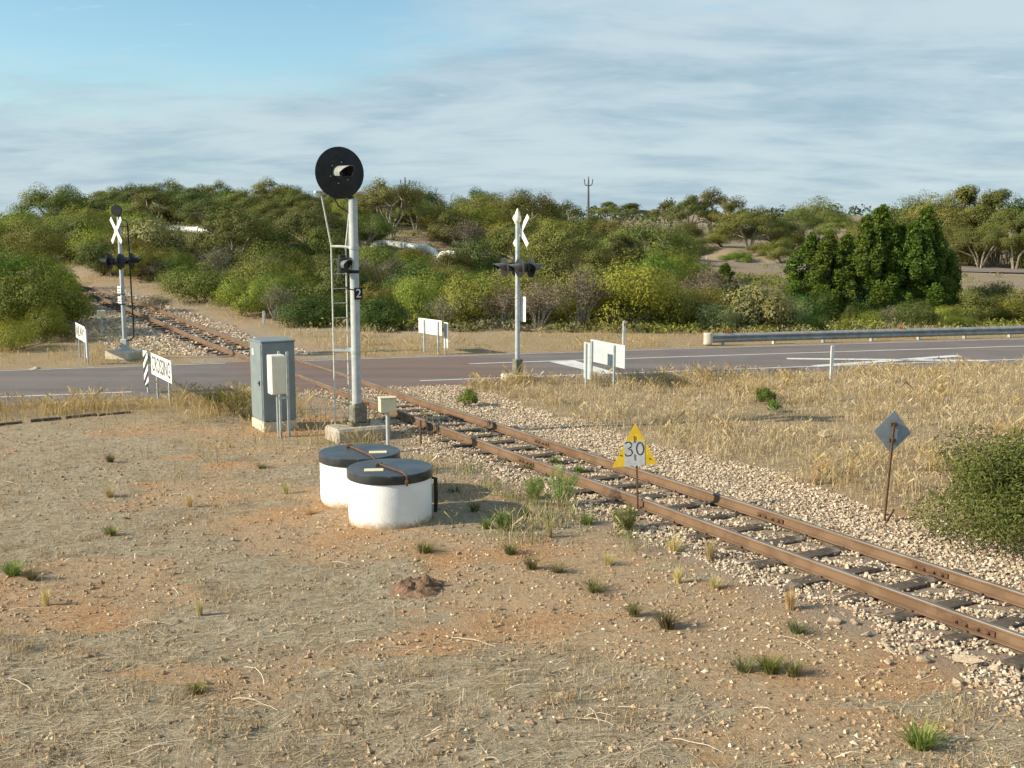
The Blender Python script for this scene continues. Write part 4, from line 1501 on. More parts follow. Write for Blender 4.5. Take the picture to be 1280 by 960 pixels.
FRONT = [
    ('green', -18.78, 42, 4.4, 3), ('green', -21.55, 44, 4.4, 3.3), ('green', -19.44, 46, 3, 2.7), ('green', -17.09, 39.5, 2.2, 1.5),
    ('lime', -17.13, 37, 2.5, 1.15), ('green', -23.33, 50, 4.2, 3.6), ('lime', -12.04, 48.5, 3.1, 1.9), ('olive', -15.5, 54, 3.6, 2.2),
    ('lime', -11.16, 52, 3.4, 2), ('dark', -8.5, 45.5, 3.4, 1.35), ('dark', -5.42, 44, 2.7, 1.5), ('olive', -7.78, 50, 3.8, 2.5),
    ('lime', -4.18, 47, 2.9, 2.1), ('olive', -1.69, 45.5, 3.4, 2.4), ('grey', -2.64, 44.5, 2.2, 1.5), ('olive', -3.59, 51, 3.4, 2.4),
    ('grey', -0.4, 44.5, 3, 1.9), ('grey', 1.05, 44, 3, 2.2), ('olive', 0, 50, 4.2, 2.7), ('grey', 2.81, 44.5, 3.2, 2.5),
    ('olive', 3.74, 48, 4, 2.9), ('lime', 5.08, 45, 4.6, 3.1), ('olive', 6.83, 46, 3, 2.4), ('olive', 2.35, 53, 4.6, 3),
    ('olive', 8.86, 50, 3.6, 1.9), ('pale', 10.65, 47.5, 4, 2.4), ('pale', 8.55, 45.5, 2.3, 1.5), ('pale', 12.42, 48.5, 2, 1.6),
    ('lime', 13.12, 47.5, 2.4, 1), ('dark', 13.62, 51, 2, 1.8), ('lime', 16.68, 50.5, 3, 1), ('grey', 18.34, 51.5, 3.2, 1.1),
    ('dark', 15.66, 50, 1, 1.3), ('lime', 20.64, 53, 3.4, 1.25), ('olive', 22.61, 53, 3.2, 1.7), ('lime', 25.14, 54.5, 3, 1.35),
    ('olive', 25.56, 57, 3.6, 1.9), ('olive', 26.03, 54, 3.4, 1.9), ('olive', 29.15, 57, 4, 2.2), ('lime', 20.6, 50, 2.2, 0.8),
    ('grey', -16.29, 50, 2, 0.9), ('olive', -24.93, 66, 3.6, 2.2), ('olive', -21.95, 64, 3.4, 2.2), ('green', -17.78, 59, 2.8, 1.7),
]
PINES = [
    ('pine', 15.35, 56, 1.9, 4.3), ('pine', 16.02, 55, 1.7, 4.5), ('pine', 17.52, 57, 1.8, 4.2), ('pine', 17.86, 55, 1.7, 5.3),
    ('pine', 18.93, 56, 2, 5.75), ('pine', 20.19, 57, 1.9, 4.9), ('pine', 20.27, 55, 1.8, 5), ('pine', 21.25, 56, 1.8, 5.7),
    ('pine', 22.17, 57, 1.6, 4.6), ('pine', 10.99, 56, 1.4, 2.5),
]
RIGHT_SCRUB = [('sparse', -34.5, 97, 5.2, 4.1), ('sparse', -31.7, 100, 5.6, 4.3), ('sparse', -27.7, 101, 4.8, 4.0), ('sparse', -21.4, 98, 5.4, 4.1), ('sparse', -9.2, 83.5, 5.4, 4.7), ('sparse', -3.4, 110, 5.2, 4.4), ('rust', -12.6, 51, 2.2, .9), ('grey', -15.2, 55.5, 2.6, 1.1), ('olive', -18.3, 60, 3, 1.5), ('grey', -21.2, 63.5, 3, 1.3), ('olive', -13.6, 53.5, 2.4, 1.1), ('olive', 21.5, 139, 4.6, 1.9), ('green', 27.5, 131, 4.6, 1.8), ('olive', 24.5, 143, 5, 2.4), ('olive', 31, 133, 4.6, 2.0), ('olive', -24.6, 69.5, 4.2, 2.3), ('lime', -27.6, 72.5, 4.6, 2.5), ('olive', -22.0, 66.0, 3.6, 2.0), ('olive', -29.6, 75.0, 4.6, 2.6), ('green', -32.5, 77.0, 4.8, 2.4), ('olive', -35.5, 79.5, 5, 2.6), ('dark', 15.4, 54.3, 2.4, 1.9), ('dark', 17.6, 54.6, 2.6, 2.2), ('dark', 19.4, 54.3, 2.4, 1.8), ('green', 21.0, 55.0, 2.2, 2.2), ('green', -21.7, 50.5, 3.6, 2.7), ('green', -24.0, 54.5, 3.8, 2.9), ('olive', -27.4, 60, 4.2, 2.9), ('olive', -29.5, 77, 5, 2.8), ('olive', -33, 81, 5, 2.8), ('lime', -37.5, 85, 5.4, 2.8), ('olive', -25.5, 74.5, 4.4, 2.4), ('olive', -42, 88, 5.6, 3.0), ('green', -34, 66, 4.6, 3.0), ('olive', -38, 74, 5, 3.0), ('olive', -31.2, 63, 4.2, 2.8), ('olive', -33, 76.5, 4.4, 2.2), ('tree', 40.5, 122, 7, 5), ('tree', 46.2, 118, 7, 4.8), ('tree', 51.5, 116, 7.5, 5.2), ('tree', 56.5, 114, 7, 5), ('tree', 61.5, 112, 7, 5), ('tree', 43.5, 128, 8, 6.5), ('tree', 49.5, 125, 8, 6.8), ('tree', 55.5, 122, 8, 6.6), ('tree', 62, 120, 8, 6.4), ('olive', 38.0, 124, 5, 3), ('olive', 44.0, 119.5, 5, 3), ('lime', 49.0, 116.5, 4.6, 2.6), ('olive', 54.3, 113.8, 5, 3), ('lime', 59.5, 111, 5, 2.8), ('olive', 31.5, 127, 5, 3), ('green', 20.5, 150, 6, 2.6), ('olive', 28, 145, 6, 3), ('olive', 36, 140, 6, 3.4), ('olive', 25, 155, 6, 3), ('olive', 18, 160, 6, 3)]
TREES = [
    ('tree', -39.95, 100, 6, 3.27), ('tree', -34.38, 92, 6.4, 3.5), ('tree', -33.4, 96, 6.8, 3.95), ('tree', -31.22, 98, 6.4, 3.72),
    ('tree', -28.05, 86, 5.5, 3.27), ('tree', -27.76, 96, 6, 3.34), ('sparse', -27.21, 101, 4.7, 3.5), ('tree', -22.91, 92, 6, 3.27),
    ('tree', -21.44, 97, 6.4, 3.5), ('tree', -18.45, 94, 6, 3.27), ('tree', -18.35, 82, 5.5, 3.19), ('tree', -23.1, 84, 5.5, 3.04),
    ('tree', -14.39, 80, 5.1, 3.19), ('tree', -15.81, 96, 5.5, 3.04), ('sparse', -9.03, 82, 5.3, 4.26), ('tree', -11.21, 90, 5.1, 3.04),
    ('tree', -10.33, 76, 4.8, 3.04), ('tree', -7.74, 88, 3.9, 2.74), ('tree', -3.17, 108, 6.5, 3.7), ('tree', -1.1, 100, 7, 3.7),
    ('tree', 0.82, 112, 7.5, 3.52), ('sparse', 5.65, 135, 7.5, 5.63), ('tree', 3.01, 128, 6.5, 3.96), ('tree', 9.04, 150, 6.5, 4.4),
    ('tree', -51.1, 120, 7.6, 3.04), ('tree', -64.23, 140, 8.5, 3.19), ('tree', -63.48, 130, 8.5, 3.5), ('tree', 28.65, 176, 9.5, 6.8),
    ('sparse', 33, 180, 11, 8), ('tree', 34.32, 172, 9, 5.6), ('tree', 27.15, 190, 9, 5), ('tree', 30.41, 140, 10, 6),
    ('tree', 33.97, 142, 7.5, 5), ('tree', 55.76, 200, 11, 8.6), ('tree', 50.19, 190, 8, 5.6), ('tree', 51.18, 170, 9, 5),
    ('tree', 49.14, 135, 9, 8), ('tree', 50.49, 130, 9.5, 8.6), ('tree', 53.21, 128, 10, 9), ('tree', 56.09, 126, 10, 8.6),
    ('tree', 58.86, 124, 10, 8.4), ('tree', 48.25, 112, 6.5, 4.6), ('tree', 46.54, 116, 6, 4.6), ('tree', 50.88, 110, 7, 5),
    ('tree', 60.95, 120, 10, 8.4), ('tree', 47.34, 140, 8, 6), ('tree', 21.97, 200, 9, 4.4), ('tree', 18.89, 215, 9, 4.6),
]
FRONT_LABELS = {
    0: 'large bright green bush left of the far track at the left edge',
    4: 'low yellow-green bush at the left edge beside the road',
    6: 'rounded yellow-green bush just right of the far track',
    9: 'low dark green bush behind the tall signal ladder',
    10: 'low dark green bush just right of the tall signal post',
    21: 'big yellow-topped bush behind the near blank board, across the road',
    25: 'large pale grey-green bush left of the native pines behind the guard rail',
    26: 'small pale bush behind the end of the guard rail',
}
for i, (kind, x, y, w, h) in enumerate(FRONT):
    put(kind, x, y, w, h, FRONT_LABELS.get(i))
PINE_LABELS = ['leftmost dark native pine of the clump behind the guard rail', 'second native pine from the left in the clump', 'third native pine from the left in the clump, shorter than its neighbours', 'fourth native pine from the left in the clump', 'tallest central native pine of the clump, fifth from the left', 'sixth native pine from the left, in the dip of the clump', 'seventh native pine from the left in the clump', 'tall native pine second from the right of the clump', 'rightmost native pine of the clump behind the guard rail', 'lone small bright green pine left of the clump']
for (kind, x, y, w, h), lab in zip(PINES, PINE_LABELS):
    put(kind, x, y, w * 1.7, h * 1.03, lab, None, 'native pines behind the guard rail')
for (kind, x, y, w, h) in TREES:
    put(kind, x, y, w, h)
for (kind, x, y, w, h) in RIGHT_SCRUB:
    put(kind, x, y, w, h, None, 3 if kind == 'tree' else None)

# scrub over the slopes
taken = [(v_[2], v_[3], v_[4]) for v_ in VEG]
cand = 0
while cand < 9000 and len(VEG) < 400:
    cand += 1
    y = 46 + 80 * random.random() ** 1.25
    u = random.uniform(-.52, .52) if random.random() < .25 else random.uniform(-.52, .19)
    x = u * y
    if abs(float(track_d(x, y))) < (4.2 if y < 58 else 5.5) and y < 82:
        continue
    if float(far_road_d(np.array([x]), np.array([y]))[0]) < 7:
        continue
    if y - float(yc(x)) < 9.5:
        continue
    sd_ = math.exp(-((x + 6.5) / 3.0) ** 2 - ((y - 96) / 12) ** 2) + .3 * math.exp(-((x + 20 + .5 * (y - 70)) / 3.0) ** 2 - ((y - 74) / 9) ** 2) + .6 * math.exp(-((x - 4) / 6) ** 2 - ((y - 118) / 8) ** 2)
    if sd_ > .55:
        continue
    # keep the pipeline in sight from below
    if any(abs(x - a) < 2.6 and -9 < y - b_ < 1.0 for (a, b_) in ((-25, 85), (-22.5, 83.5), (-7.5, 77), (-3.2, 73.7))):
        continue
    w = random.uniform(2.4, 4.0) * (1 + .3 * float(sm(56, 80, y)))
    h = w * random.uniform(.48, .68)
    right = u > .15
    if right and 54 < y < 130:
        continue
    if right and y > 56:
        # open grass below the distant road
        if y < 128 and float(far_road_d(np.array([x]), np.array([y]))[0]) < 32 and random.random() < .96:
            continue
        h *= .75
    if any(math.hypot(x - a, y - b_) < (w + c_) * .30 for (a, b_, c_) in taken):
        continue
    kind = random.choices(['olive', 'green', 'lime', 'grey', 'rust', 'dark', 'tree', 'pale'], [40, 16, 11, 14, 4, 8, 9 if y > 60 else 0, 3])[0]
    if kind == 'tree':
        w, h = w * 1.35, w * .95
    put(kind, x, y, w, h)
    taken.append((x, y, w))

COLW = {'olive': 'olive shrub', 'green': 'bright green bush', 'dark': 'dark green bush', 'lime': 'yellow-green bush', 'pale': 'pale grey-green bush', 'grey': 'grey twiggy shrub', 'rust': 'rusty brown shrub', 'tree': 'mallee tree', 'sparse': 'open-crowned mallee tree', 'pine': 'native pine'}
ZONES = [(-9e9, 95, 'at the far left'), (95, 195, 'behind the left crossing mast'), (195, 325, 'above the far track'), (325, 415, 'behind the grey cabinet'), (415, 515, 'behind the tall signal'), (515, 610, 'behind the small far board'), (610, 695, 'behind the centre crossing mast'), (695, 800, 'behind the blank near board'), (800, 900, 'above the guard rail end'), (900, 1000, 'left of the pine clump'), (1000, 1185, 'behind the pine clump'), (1185, 9e9, 'at the far right')]
BANDS = [(0, 50, 'in the front row'), (50, 62, 'on the lower slope'), (62, 78, 'on the middle slope'), (78, 105, 'on the upper slope'), (105, 150, 'on the ridge'), (150, 9e9, 'on the far rise')]
ORD = ['leftmost', 'second', 'third', 'fourth', 'fifth', 'sixth', 'seventh', 'eighth', 'ninth', 'tenth', 'eleventh', 'twelfth']
buckets = {}
for rec in VEG:
    root, kind, x, y, w, h, label, group = rec
    isT = kind in ('tree', 'sparse', 'pine')
    root['category'] = 'tree' if isT else 'bush'
    root['group'] = group or ('mallee trees of the hills' if isT else 'scrub bushes across the road')
    if label:
        root['label'] = label
        continue
    pxx = 640 + 1351 * x / y
    zn = next(z[2] for z in ZONES if z[0] <= pxx < z[1])
    bn_ = next(b[2] for b in BANDS if b[0] <= y < b[1])
    buckets.setdefault((COLW[kind], bn_, zn), []).append((pxx, root))
for (cw, bn_, zn), lst in buckets.items():
    lst.sort(key=lambda q: q[0])
    for i, (_, root) in enumerate(lst):
        if len(lst) == 1:
            lab = '%s %s, %s' % (cw, bn_, zn)
        elif len(lst) == 2:
            lab = '%s of two: %s %s, %s' % (('left', 'right')[i], cw, bn_, zn)
        else:
            lab = '%s of %d: %s %s, %s' % (ORD[min(i, 11)], len(lst), cw, bn_, zn)
        root['label'] = lab

# knee-high undergrowth between the bushes, nobody could count it
r = np.random.default_rng(91)
for (m_, lab_, n_, seed_) in (('leaf_olive', 'low olive undergrowth filling the slopes between the bushes', 1500, 5), ('leaf_grey', 'low grey-brown undergrowth on the slopes', 1100, 6)):
    UV = []
    k = 0
    while k < n_:
        y = 43 + 92 * r.random() ** 1.2
        x = r.uniform(-.53, .53) * y
        if abs(float(track_d(x, y))) < 4.6 and y < 84 or y - float(yc(x)) < 8.5:
            continue
        fd_ = float(far_road_d(np.array([x]), np.array([y]))[0])
        if fd_ < 7 or (x / y > .17 and y > 60 and fd_ < 32 and r.random() < .93):
            continue
        if math.exp(-((x + 6.5) / 3.0) ** 2 - ((y - 96) / 12) ** 2) > .5 or float(fbm(x * .09, y * .09, 3, seed_)) < .40:
            continue
        k += 1
        g = hz(x, y)
        s = r.uniform(.4, .85)
        UV.append(leaves([(x + r.normal(0, s * .4), y + r.normal(0, s * .4), g + s * r.uniform(.15, .4)) for q in range(4)], [(s * .55, s * .55, s * .36)] * 4, 80, .17, .07, r, .5, .4))
    v, f = cat_meshes(UV)
    stuff('undergrowth', v, f, M[m_], lab_)

# the wooded skyline far beyond reads as one mass
r = np.random.default_rng(77)
FV = []
for (x0, x1, y0, y1, n_, s0, s1) in ((-190, -40, 230, 330, 110, 4.5, 7.5), (-60, 120, 260, 360, 120, 4, 6), (60, 330, 330, 520, 120, 5, 8), (-330, 420, 620, 900, 220, 8, 12)):
    for k in range(n_):
        x, y = r.uniform(x0, x1), r.uniform(y0, y1)
        g = hz(x, y)
        if 40 < x < 150 and 300 < y < 400:
            continue
        s = r.uniform(s0, s1)
        cc, rd = [], []
        for q in range(6):
            cc.append((x + r.normal(0, s * .35), y + r.normal(0, s * .3), g + s * r.uniform(.35, .85)))
            rd.append((s * .33, s * .33, s * .2))
        cc.append((x, y, g + s * .3))
        rd.append((s * .4, s * .4, s * .3))
        FV.append(leaves(cc, rd, 110, s * .19, s * .12, r, .5, .4))
v, f = cat_meshes(FV)
stuff('distant_woodland', v, f, M['leaf_far'], 'distant belt of mallee woodland along the skyline')


# weeds now, for they share the foliage builders
KIT['weedbush'] = [{'foliage': bush_meshes(171, 'leaf_green', .55, .42, 2600, .05, .012, 18)['foliage']}]
for (x, y, kind, s, label) in PLANTS:
    if kind == 'weedbush':
        o = bpy.data.objects.new('weed', KIT['weedbush'][0]['foliage'])
        cat = 'weed'
    else:
        o = bpy.data.objects.new('grass_tuft', random.choice(WM[kind]))
        cat = 'grass tuft'
    link(o)
    o.location = (x, y, hz(x, y))
    o.scale = (s, s, s * random.uniform(.9, 1.15))
    o.rotation_euler = (0, 0, random.uniform(0, 6.28))
    tag(o, label, cat, 'weeds and tufts on the dry ground')


def feathery(x, y, h, w, label, seed, ms=('weed_green', 'weed_fresh'), grp='feathery green weeds beside the track'):
    r = np.random.default_rng(seed)
    root = empty('feathery_weed', (x, y, hz(x, y)), 0, label, 'weed', grp)
    mb = MB()
    C = []
    for i in range(26):
        a = r.uniform(0, 6.28)
        q = w * .5 * math.sqrt(r.random())
        tip = Vector((q * math.cos(a), q * math.sin(a), h * r.uniform(.6, 1.0) * (1 - .35 * q / (w * .5))))
        mb.tube([(tip.x * .15, tip.y * .15, -.03), (tip.x * .6, tip.y * .6, tip.z * .55), tip], [.006, .004, .002], 4, cap=False)
        for k in range(5):
            C.append(tuple(Vector((tip.x * .15, tip.y * .15, 0)).lerp(tip, .3 + .17 * k)))
    mb.build('stems', M[ms[0]], root)
    v, f = leaves(C, [(.05, .05, .06)] * len(C), 2600, .055, .007, r, .3, .2, .5)
    link(bpy.data.objects.new('foliage', mesh_np('foliage', v, f, [M[ms[1]]])), root)


feathery(0.72, 15.9, .74, .66, 'tall feathery pale green weed against the near rail', 1)
feathery(0.35, 16.4, .40, .42, 'feathery green weed left of the tall one beside the near rail', 3)
feathery(-0.1, 14.55, .30, .26, 'low feathery weed in front of the tank shadow', 4)
feathery(1.60, 14.55, .42, .42, 'small feathery green weed at the foot of the triangle sign', 2)

feathery(-6.15, 24.0, .85, .8, 'tall rusty dry weed just left of the grey cabinet', 7, ('rust', 'leaf_rust'), 'dry weeds beside the cabinet')
feathery(-6.75, 24.4, .62, .7, 'lower rusty dry weed between the cabinet and the CROSSING board', 8, ('rust', 'leaf_rust'), 'dry weeds beside the cabinet')
feathery(-5.75, 23.3, .5, .5, 'short brown dry weed against the back of the grey cabinet', 9, ('deadwood', 'leaf_grey'), 'dry weeds beside the cabinet')

# big bush at the right edge
KIT['near'] = [bush_meshes(181, 'leaf_near', 2.6, 1.75, 32000, .075, .017, 46, .55, rag=.25)]
SIZE['near'] = (2.6, 1.75)
NAMES['near'] = 'acacia_bush'
tag(plant('near', 7.1, 14.0, 2.9, 1.66, 0, .5, .03), 'large feathery green bush cut by the right edge of the picture', 'bush')

# ------------------------------------------------------------------ lineside things
def ground_at(x, y, rz=0.0, **k):
    return empty(k.pop('name'), (x, y, hz(x, y)), rz, **k)


def disc(mb, c, r, th, axis='Y', n=40, mi=0):
    rot = Matrix.Rotation(R(90), 3, 'X') if axis == 'Y' else (Matrix.Rotation(R(90), 3, 'Y') if axis == 'X' else None)
    return mb.lathe([(r * .97, -th / 2), (r, -th / 2 + th * .25), (r, th / 2 - th * .25), (r * .97, th / 2)], n, c, rot, mi)


def hood(mb, c, r0, r1, ln, arc0, arc1, axis, n=18, th=0.006, mi=0):
    """open visor: part of a tube along a direction, angles measured round that axis from straight up"""
    d = Vector(axis).normalized()
    up = Vector((0, 0, 1))
    sd_ = d.cross(up).normalized()
    v, f, mq = [], [], []
    for k in range(n + 1):
        g = arc0 + (arc1 - arc0) * k / n
        e = up * math.cos(g) + sd_ * math.sin(g)
        cut = 0.55 + 0.45 * max(0, math.cos(g))
        for (rr, l_) in ((r0, 0), (r1, ln * cut), (r1 + th, ln * cut), (r0 + th, 0)):
            v.append(Vector(c) + e * rr + d * l_)
    for k in range(n):
        for q in range(4):
            w_ = (q + 1) % 4
            f.append((k * 4 + q, k * 4 + w_, k * 4 + 4 + w_, k * 4 + 4 + q))
            mq.append(1 if q == 0 else 0)
    mq += [0, 0]
    f.append((0, 1, 2, 3))
    f.append((n * 4 + 3, n * 4 + 2, n * 4 + 1, n * 4))
    mb.add(v, f, mi)
    mb.m[-len(f):] = mq
    return mb


# tall searchlight signal
sg = ground_at(-3.1, 21.35, R(29.2), name='railway_signal', label='tall railway signal with black round target, ladder and number 2 plate', cat='signal')
MB().box((0.0, -0.02, 0.06), (1.15, 0.75, 0.42), bev=.05).build('concrete_base', M['conc'], sg)
ped = MB().box((0.02, 0, .50), (.30, .28, .36), bev=.03)
ped.box((0.02, 0, .30), (.38, .36, .05), bev=.01).box((0.02, 0, .69), (.22, .22, .06), bev=.012)
pb = ped.build('pedestal_casting', M['casting'], sg)
for q in ((-.16, -.15), (.2, -.15), (-.16, .15), (.2, .15)):
    MB().lathe([(.02, .27), (.02, .36), (.012, .365), (.012, .40)], 6, (q[0], q[1], 0)).build('bolt', M['rust'], pb)
pole = MB().lathe([(.095, .66), (.092, 2.6), (.086, 4.66), (.086, 4.72), (.06, 4.75)], 24).build('pole', M['pole_paint'], sg, True)
for z in (3.80, 1.74, 3.33):
    MB().lathe([(.100, z - .03), (.104, z - .028), (.104, z + .028), (.100, z + .03)], 24).build('clamp_band', M['black'] if z == 3.33 else M['galv'], sg, True)
hd = MB()
disc(hd, (-.34, -.22, 5.22), .49, .018, 'Y', 56)
tg = hd.build('target_disc', M['black'], sg, True)
hb = MB()
disc(hb, (-.34, -.08, 5.22), .17, .26, 'Y', 28)
hb.box((-.34, .06, 5.20), (.30, .12, .36), bev=.02)
hb.tube([(-.34, -.02, 5.1), (-.2, 0, 4.86), (0, 0, 4.74)], [.05, .045, .045], 10)
hb.build('lamp_housing', M['black'], sg, True)
hh = MB()
hood(hh, (-.36, -.23, 5.22), .125, .135, .52, -2.0, 2.0, (.12, -1, -.05), 24)
hh.build('visor', [M['visor_grey'], M['black']], tg, True)
ln_ = MB()
disc(ln_, (-.34, -.238, 5.22), .128, .012, 'Y', 28)
ln_.build('lens', M['lens_clear'], tg, True)
for g in range(6):
    a = R(60 * g + 20)
    bb = MB()
    disc(bb, (-.34 + .2 * math.cos(a), -.234, 5.22 + .2 * math.sin(a)), .012, .012, 'Y', 8)
    bb.build('bolt', M['galv'], tg)
# ladder standing off the back of the post
ld = MB()
sl_, sr_ = -.34, -.04
st1 = MB().tube([(sl_, .34, .2), (sl_, .34, 2.5), (sl_, .34, 3.82), (sl_ - .20, .30, 4.86)], .017, 6).build('stile', M['ladder'], sg)
st2 = MB().tube([(sr_, .34, .2), (sr_, .34, 2.5), (sr_, .34, 3.82), (sr_ + .10, .30, 4.72)], .017, 6).build('stile', M['ladder'], sg)
MB().tube([(sl_ + .03, .40, 3.80), (sl_ - .17, .36, 4.84)], .012, 5).build('brace', M['ladder'], sg)
MB().tube([(sr_ + .07, .40, 3.80), (sr_ + .13, .36, 4.70)], .012, 5).build('brace', M['ladder'], sg)
MB().box((-.12, .33, 4.87), (1.08, .12, .045), bev=.008).build('foot_platform', M['ladder'], sg)
for k in range(12):
    z = .38 + k * .29
    MB().tube([(sl_, .34, z), (sr_, .34, z)], .008, 6).build('rung', M['ladder'], sg)
MB().tube([(sl_, .34, 3.82), (-.2, .2, 3.82), (-.03, .06, 3.80)], .027, 8).build('ladder_bracket', M['ladder'], sg)
MB().box((-.20, .20, 1.76), (.42, .05, .05), Matrix.Rotation(R(-38), 3, 'Z'), bev=.008).build('ladder_bracket', M['galv'], sg)
MB().box((-.02, .22, 1.78), (.05, .28, .05), bev=.008).build('ladder_bracket', M['galv'], sg)
# small marker lamp below
ml = MB().box((-.24, -.02, 3.46), (.20, .15, .30), bev=.03)
ml.box((-.24, .02, 3.63), (.13, .10, .07), bev=.012)
mlo = ml.build('marker_lamp', M['blackgloss'], sg)
vz = MB()
hood(vz, (-.24, -.10, 3.47), .085, .095, .20, -2.2, 2.2, (.25, -1, 0), 16)
vz.build('visor', [M['hood'], M['black']], mlo, True)
le = MB()
disc(le, (-.24, -.102, 3.47), .08, .01, 'Y', 20)
le.build('lens', M['lens_clear'], mlo)
MB().tube([(-.22, .03, 3.36), (-.13, 0, 3.32), (-.06, 0, 3.33)], .03, 8).build('lamp_bracket', M['black'], sg)
MB().tube([(-.28, -.03, 3.30), (-.29, -.05, 3.18), (-.24, -.07, 3.05), (-.14, -.08, 2.99), (-.05, -.07, 2.98)], .012, 6).build('cable', M['black'], sg)
MB().tube([(-.42, .0, 4.98), (-.36, .12, 4.80), (-.22, .2, 4.6), (-.08, .12, 4.5), (-.04, .07, 4.45)], .014, 6).build('cable', M['black'], sg)
npl = MB().box((.035, -.108, 2.90), (.175, .012, .23), bev=.003).build('number_plate', M['black'], sg)
tx = text_obj('2', .24, M['white'], npl)
tx.location = (.035, -.1165, 2.90)

# concrete well liners with black lids
for (x, y, r_, lab, bar, labp) in (
        (-1.76, 15.25, .60, 'nearer whitewashed round concrete pit with black lid, in front', ((-1.93, 15.36), (-1.52, 14.80)), (-1.90, 15.02)),
        (-2.36, 16.42, .61, 'further whitewashed round concrete pit with black lid, behind the other', ((-2.56, 16.72), (-2.12, 15.98)), (-2.0, 16.30))):
    pt = ground_at(x, y, name='concrete_pit', label=lab, cat='pit', group='whitewashed concrete pits')
    n_ = 56
    MB().lathe([(r_ - .01, -.06), (r_, 0.02), (r_, .60), (r_ - .01, .63)], n_).build('wall', M['tankwhite'], pt, True)
    MB().lathe([(r_ + .012, .62), (r_ + .018, .63), (r_ + .018, .735), (r_ + .006, .748), (r_ * .6, .753), (0.02, .755)], n_).build('lid', M['lid'], pt, True)
    a, b_ = Vector((bar[0][0] - x, bar[0][1] - y, .77)), Vector((bar[1][0] - x, bar[1][1] - y, .765))
    d_ = (b_ - a).normalized()
    e_ = a + d_ * (r_ + .0)
    # rusty locking bar hooking down over the rim
    q = Vector((b_.x, b_.y, 0))
    edge = q.normalized() * (r_ + .035)
    bo = MB().tube([a, (a + b_) / 2, b_, Vector((edge.x, edge.y, .745)), Vector((edge.x, edge.y, .60))], .014, 6).build('locking_bar', M['rust'], pt)
    MB().box((a.x, a.y, .775), (.09, .07, .035), bev=.008).build('hinge', M['rust'], pt)
    MB().box((edge.x, edge.y, .66), (.05, .05, .05), bev=.008).build('padlock', M['rust'], pt)
    MB().box((labp[0] - x - .06, labp[1] - y, .757), (.27, .15, .012), Matrix.Rotation(R(6), 3, 'Z'), bev=.002).build('label_plate', M['label'], pt)
    if y < 16:
        MB().tube([(r_ + .0, .02, .585), (r_ + .055, .02, .58), (r_ + .06, .02, .30), (r_ + .05, .02, .08)], [.022, .03, .03, .028], 8).build('hose', M['black'], pt)
    else:
        MB().tube([(r_ + .0, .1, .60), (r_ + .05, .1, .585), (r_ + .055, .1, .45)], .024, 8).build('hose', M['black'], pt)

# relay cabinet
cb = ground_at(-5.02, 22.5, R(30), name='relay_cabinet', label='grey steel relay cabinet with door on a concrete plinth', cat='cabinet')
MB().box((0, 0, .05), (.72, .83, .30), bev=.012).build('plinth', M['conc_light'], cb)
MB().box((0, 0, 1.03), (.70, .81, 1.64), bev=.012).build('body', M['cab'], cb)
MB().box((0, 0, 1.865), (.74, .85, .035), bev=.01).build('roof', M['cab'], cb)
dr = MB().box((-.357, 0, 1.03), (.014, .73, 1.56), bev=.004).build('door', M['cab'], cb)
MB().box((-.37, -.26, 1.0), (.03, .025, .10), bev=.004).box((-.385, -.23, 1.0), (.015, .08, .02), bev=.003).build('handle', M['black'], dr)
MB().box((-.3665, .16, 1.62), (.004, .10, .13)).build('notice_plate', M['white'], dr)
for z in (.42, 1.03, 1.64):
    MB().lathe([(.014, z - .06), (.014, z + .06)], 8, (-.358, -.375, 0)).build('hinge', M['cab'], cb)

# cream box on steel posts
bx_ = ground_at(-4.62, 21.35, R(30), name='junction_box', label='tall cream junction box on steel posts beside the grey cabinet', cat='junction box')
bo = MB().box((-.08, -.02, 1.30), (.30, .26, .78), bev=.015).build('box', M['cream_pale'], bx_)
MB().box((-.08, -.156, 1.30), (.27, .012, .74), bev=.004).build('door', M['cream_pale'], bo)
for px_, ht in ((.03, 1.74), (.20, 1.72)):
    MB().box((px_, .14, ht / 2 - .1), (.05, .045, ht + .2), bev=.006).build('post', M['galv'], bx_)
MB().tube([(-.06, .05, -.1), (-.06, .05, .92)], .022, 8).build('conduit', M['galv'], bx_)
MB().box((.1, .11, .80), (.22, .02, .05)).build('bracket', M['galv'], bx_)

sb_ = ground_at(-2.33, 19.95, R(18), name='junction_box', label='small cream box on a single grey post beside the signal base', cat='junction box')
b2_ = MB().box((0, 0, .90), (.31, .20, .27), bev=.015).build('box', M['cream'], sb_)
MB().box((0, 0, 1.042), (.33, .22, .018), bev=.004).build('cover', M['cream'], b2_)
MB().tube([(0, 0, -.1), (0, 0, .77)], .035, 10).build('post', M['pole_paint'], sb_, True)

fb_ = ground_at(-15.7, 41.3, R(20), name='junction_box', label='distant small cream box on a thin post below the far embankment', cat='junction box')
MB().box((0, 0, .88), (.30, .22, .24), bev=.012).build('box', M['cream'], fb_)
MB().tube([(0, 0, -.1), (0, 0, .77)], .03, 8).build('post', M['pole_paint'], fb_)

# rusty picket in the ballast
pk_ = MB().prism([(-.02, 0), (.02, 0), (.004, .016), (.004, .03), (-.004, .03), (-.004, .016)], .55, Matrix.Rotation(R(90), 4, 'X'))
pko = pk_.build('star_picket', M['rust'])
pko.location = (-1.77, 20.6, hz(-1.77, 20.6) + .22)
tag(pko, 'short rusty steel picket in the ballast beside the near rail', 'picket')


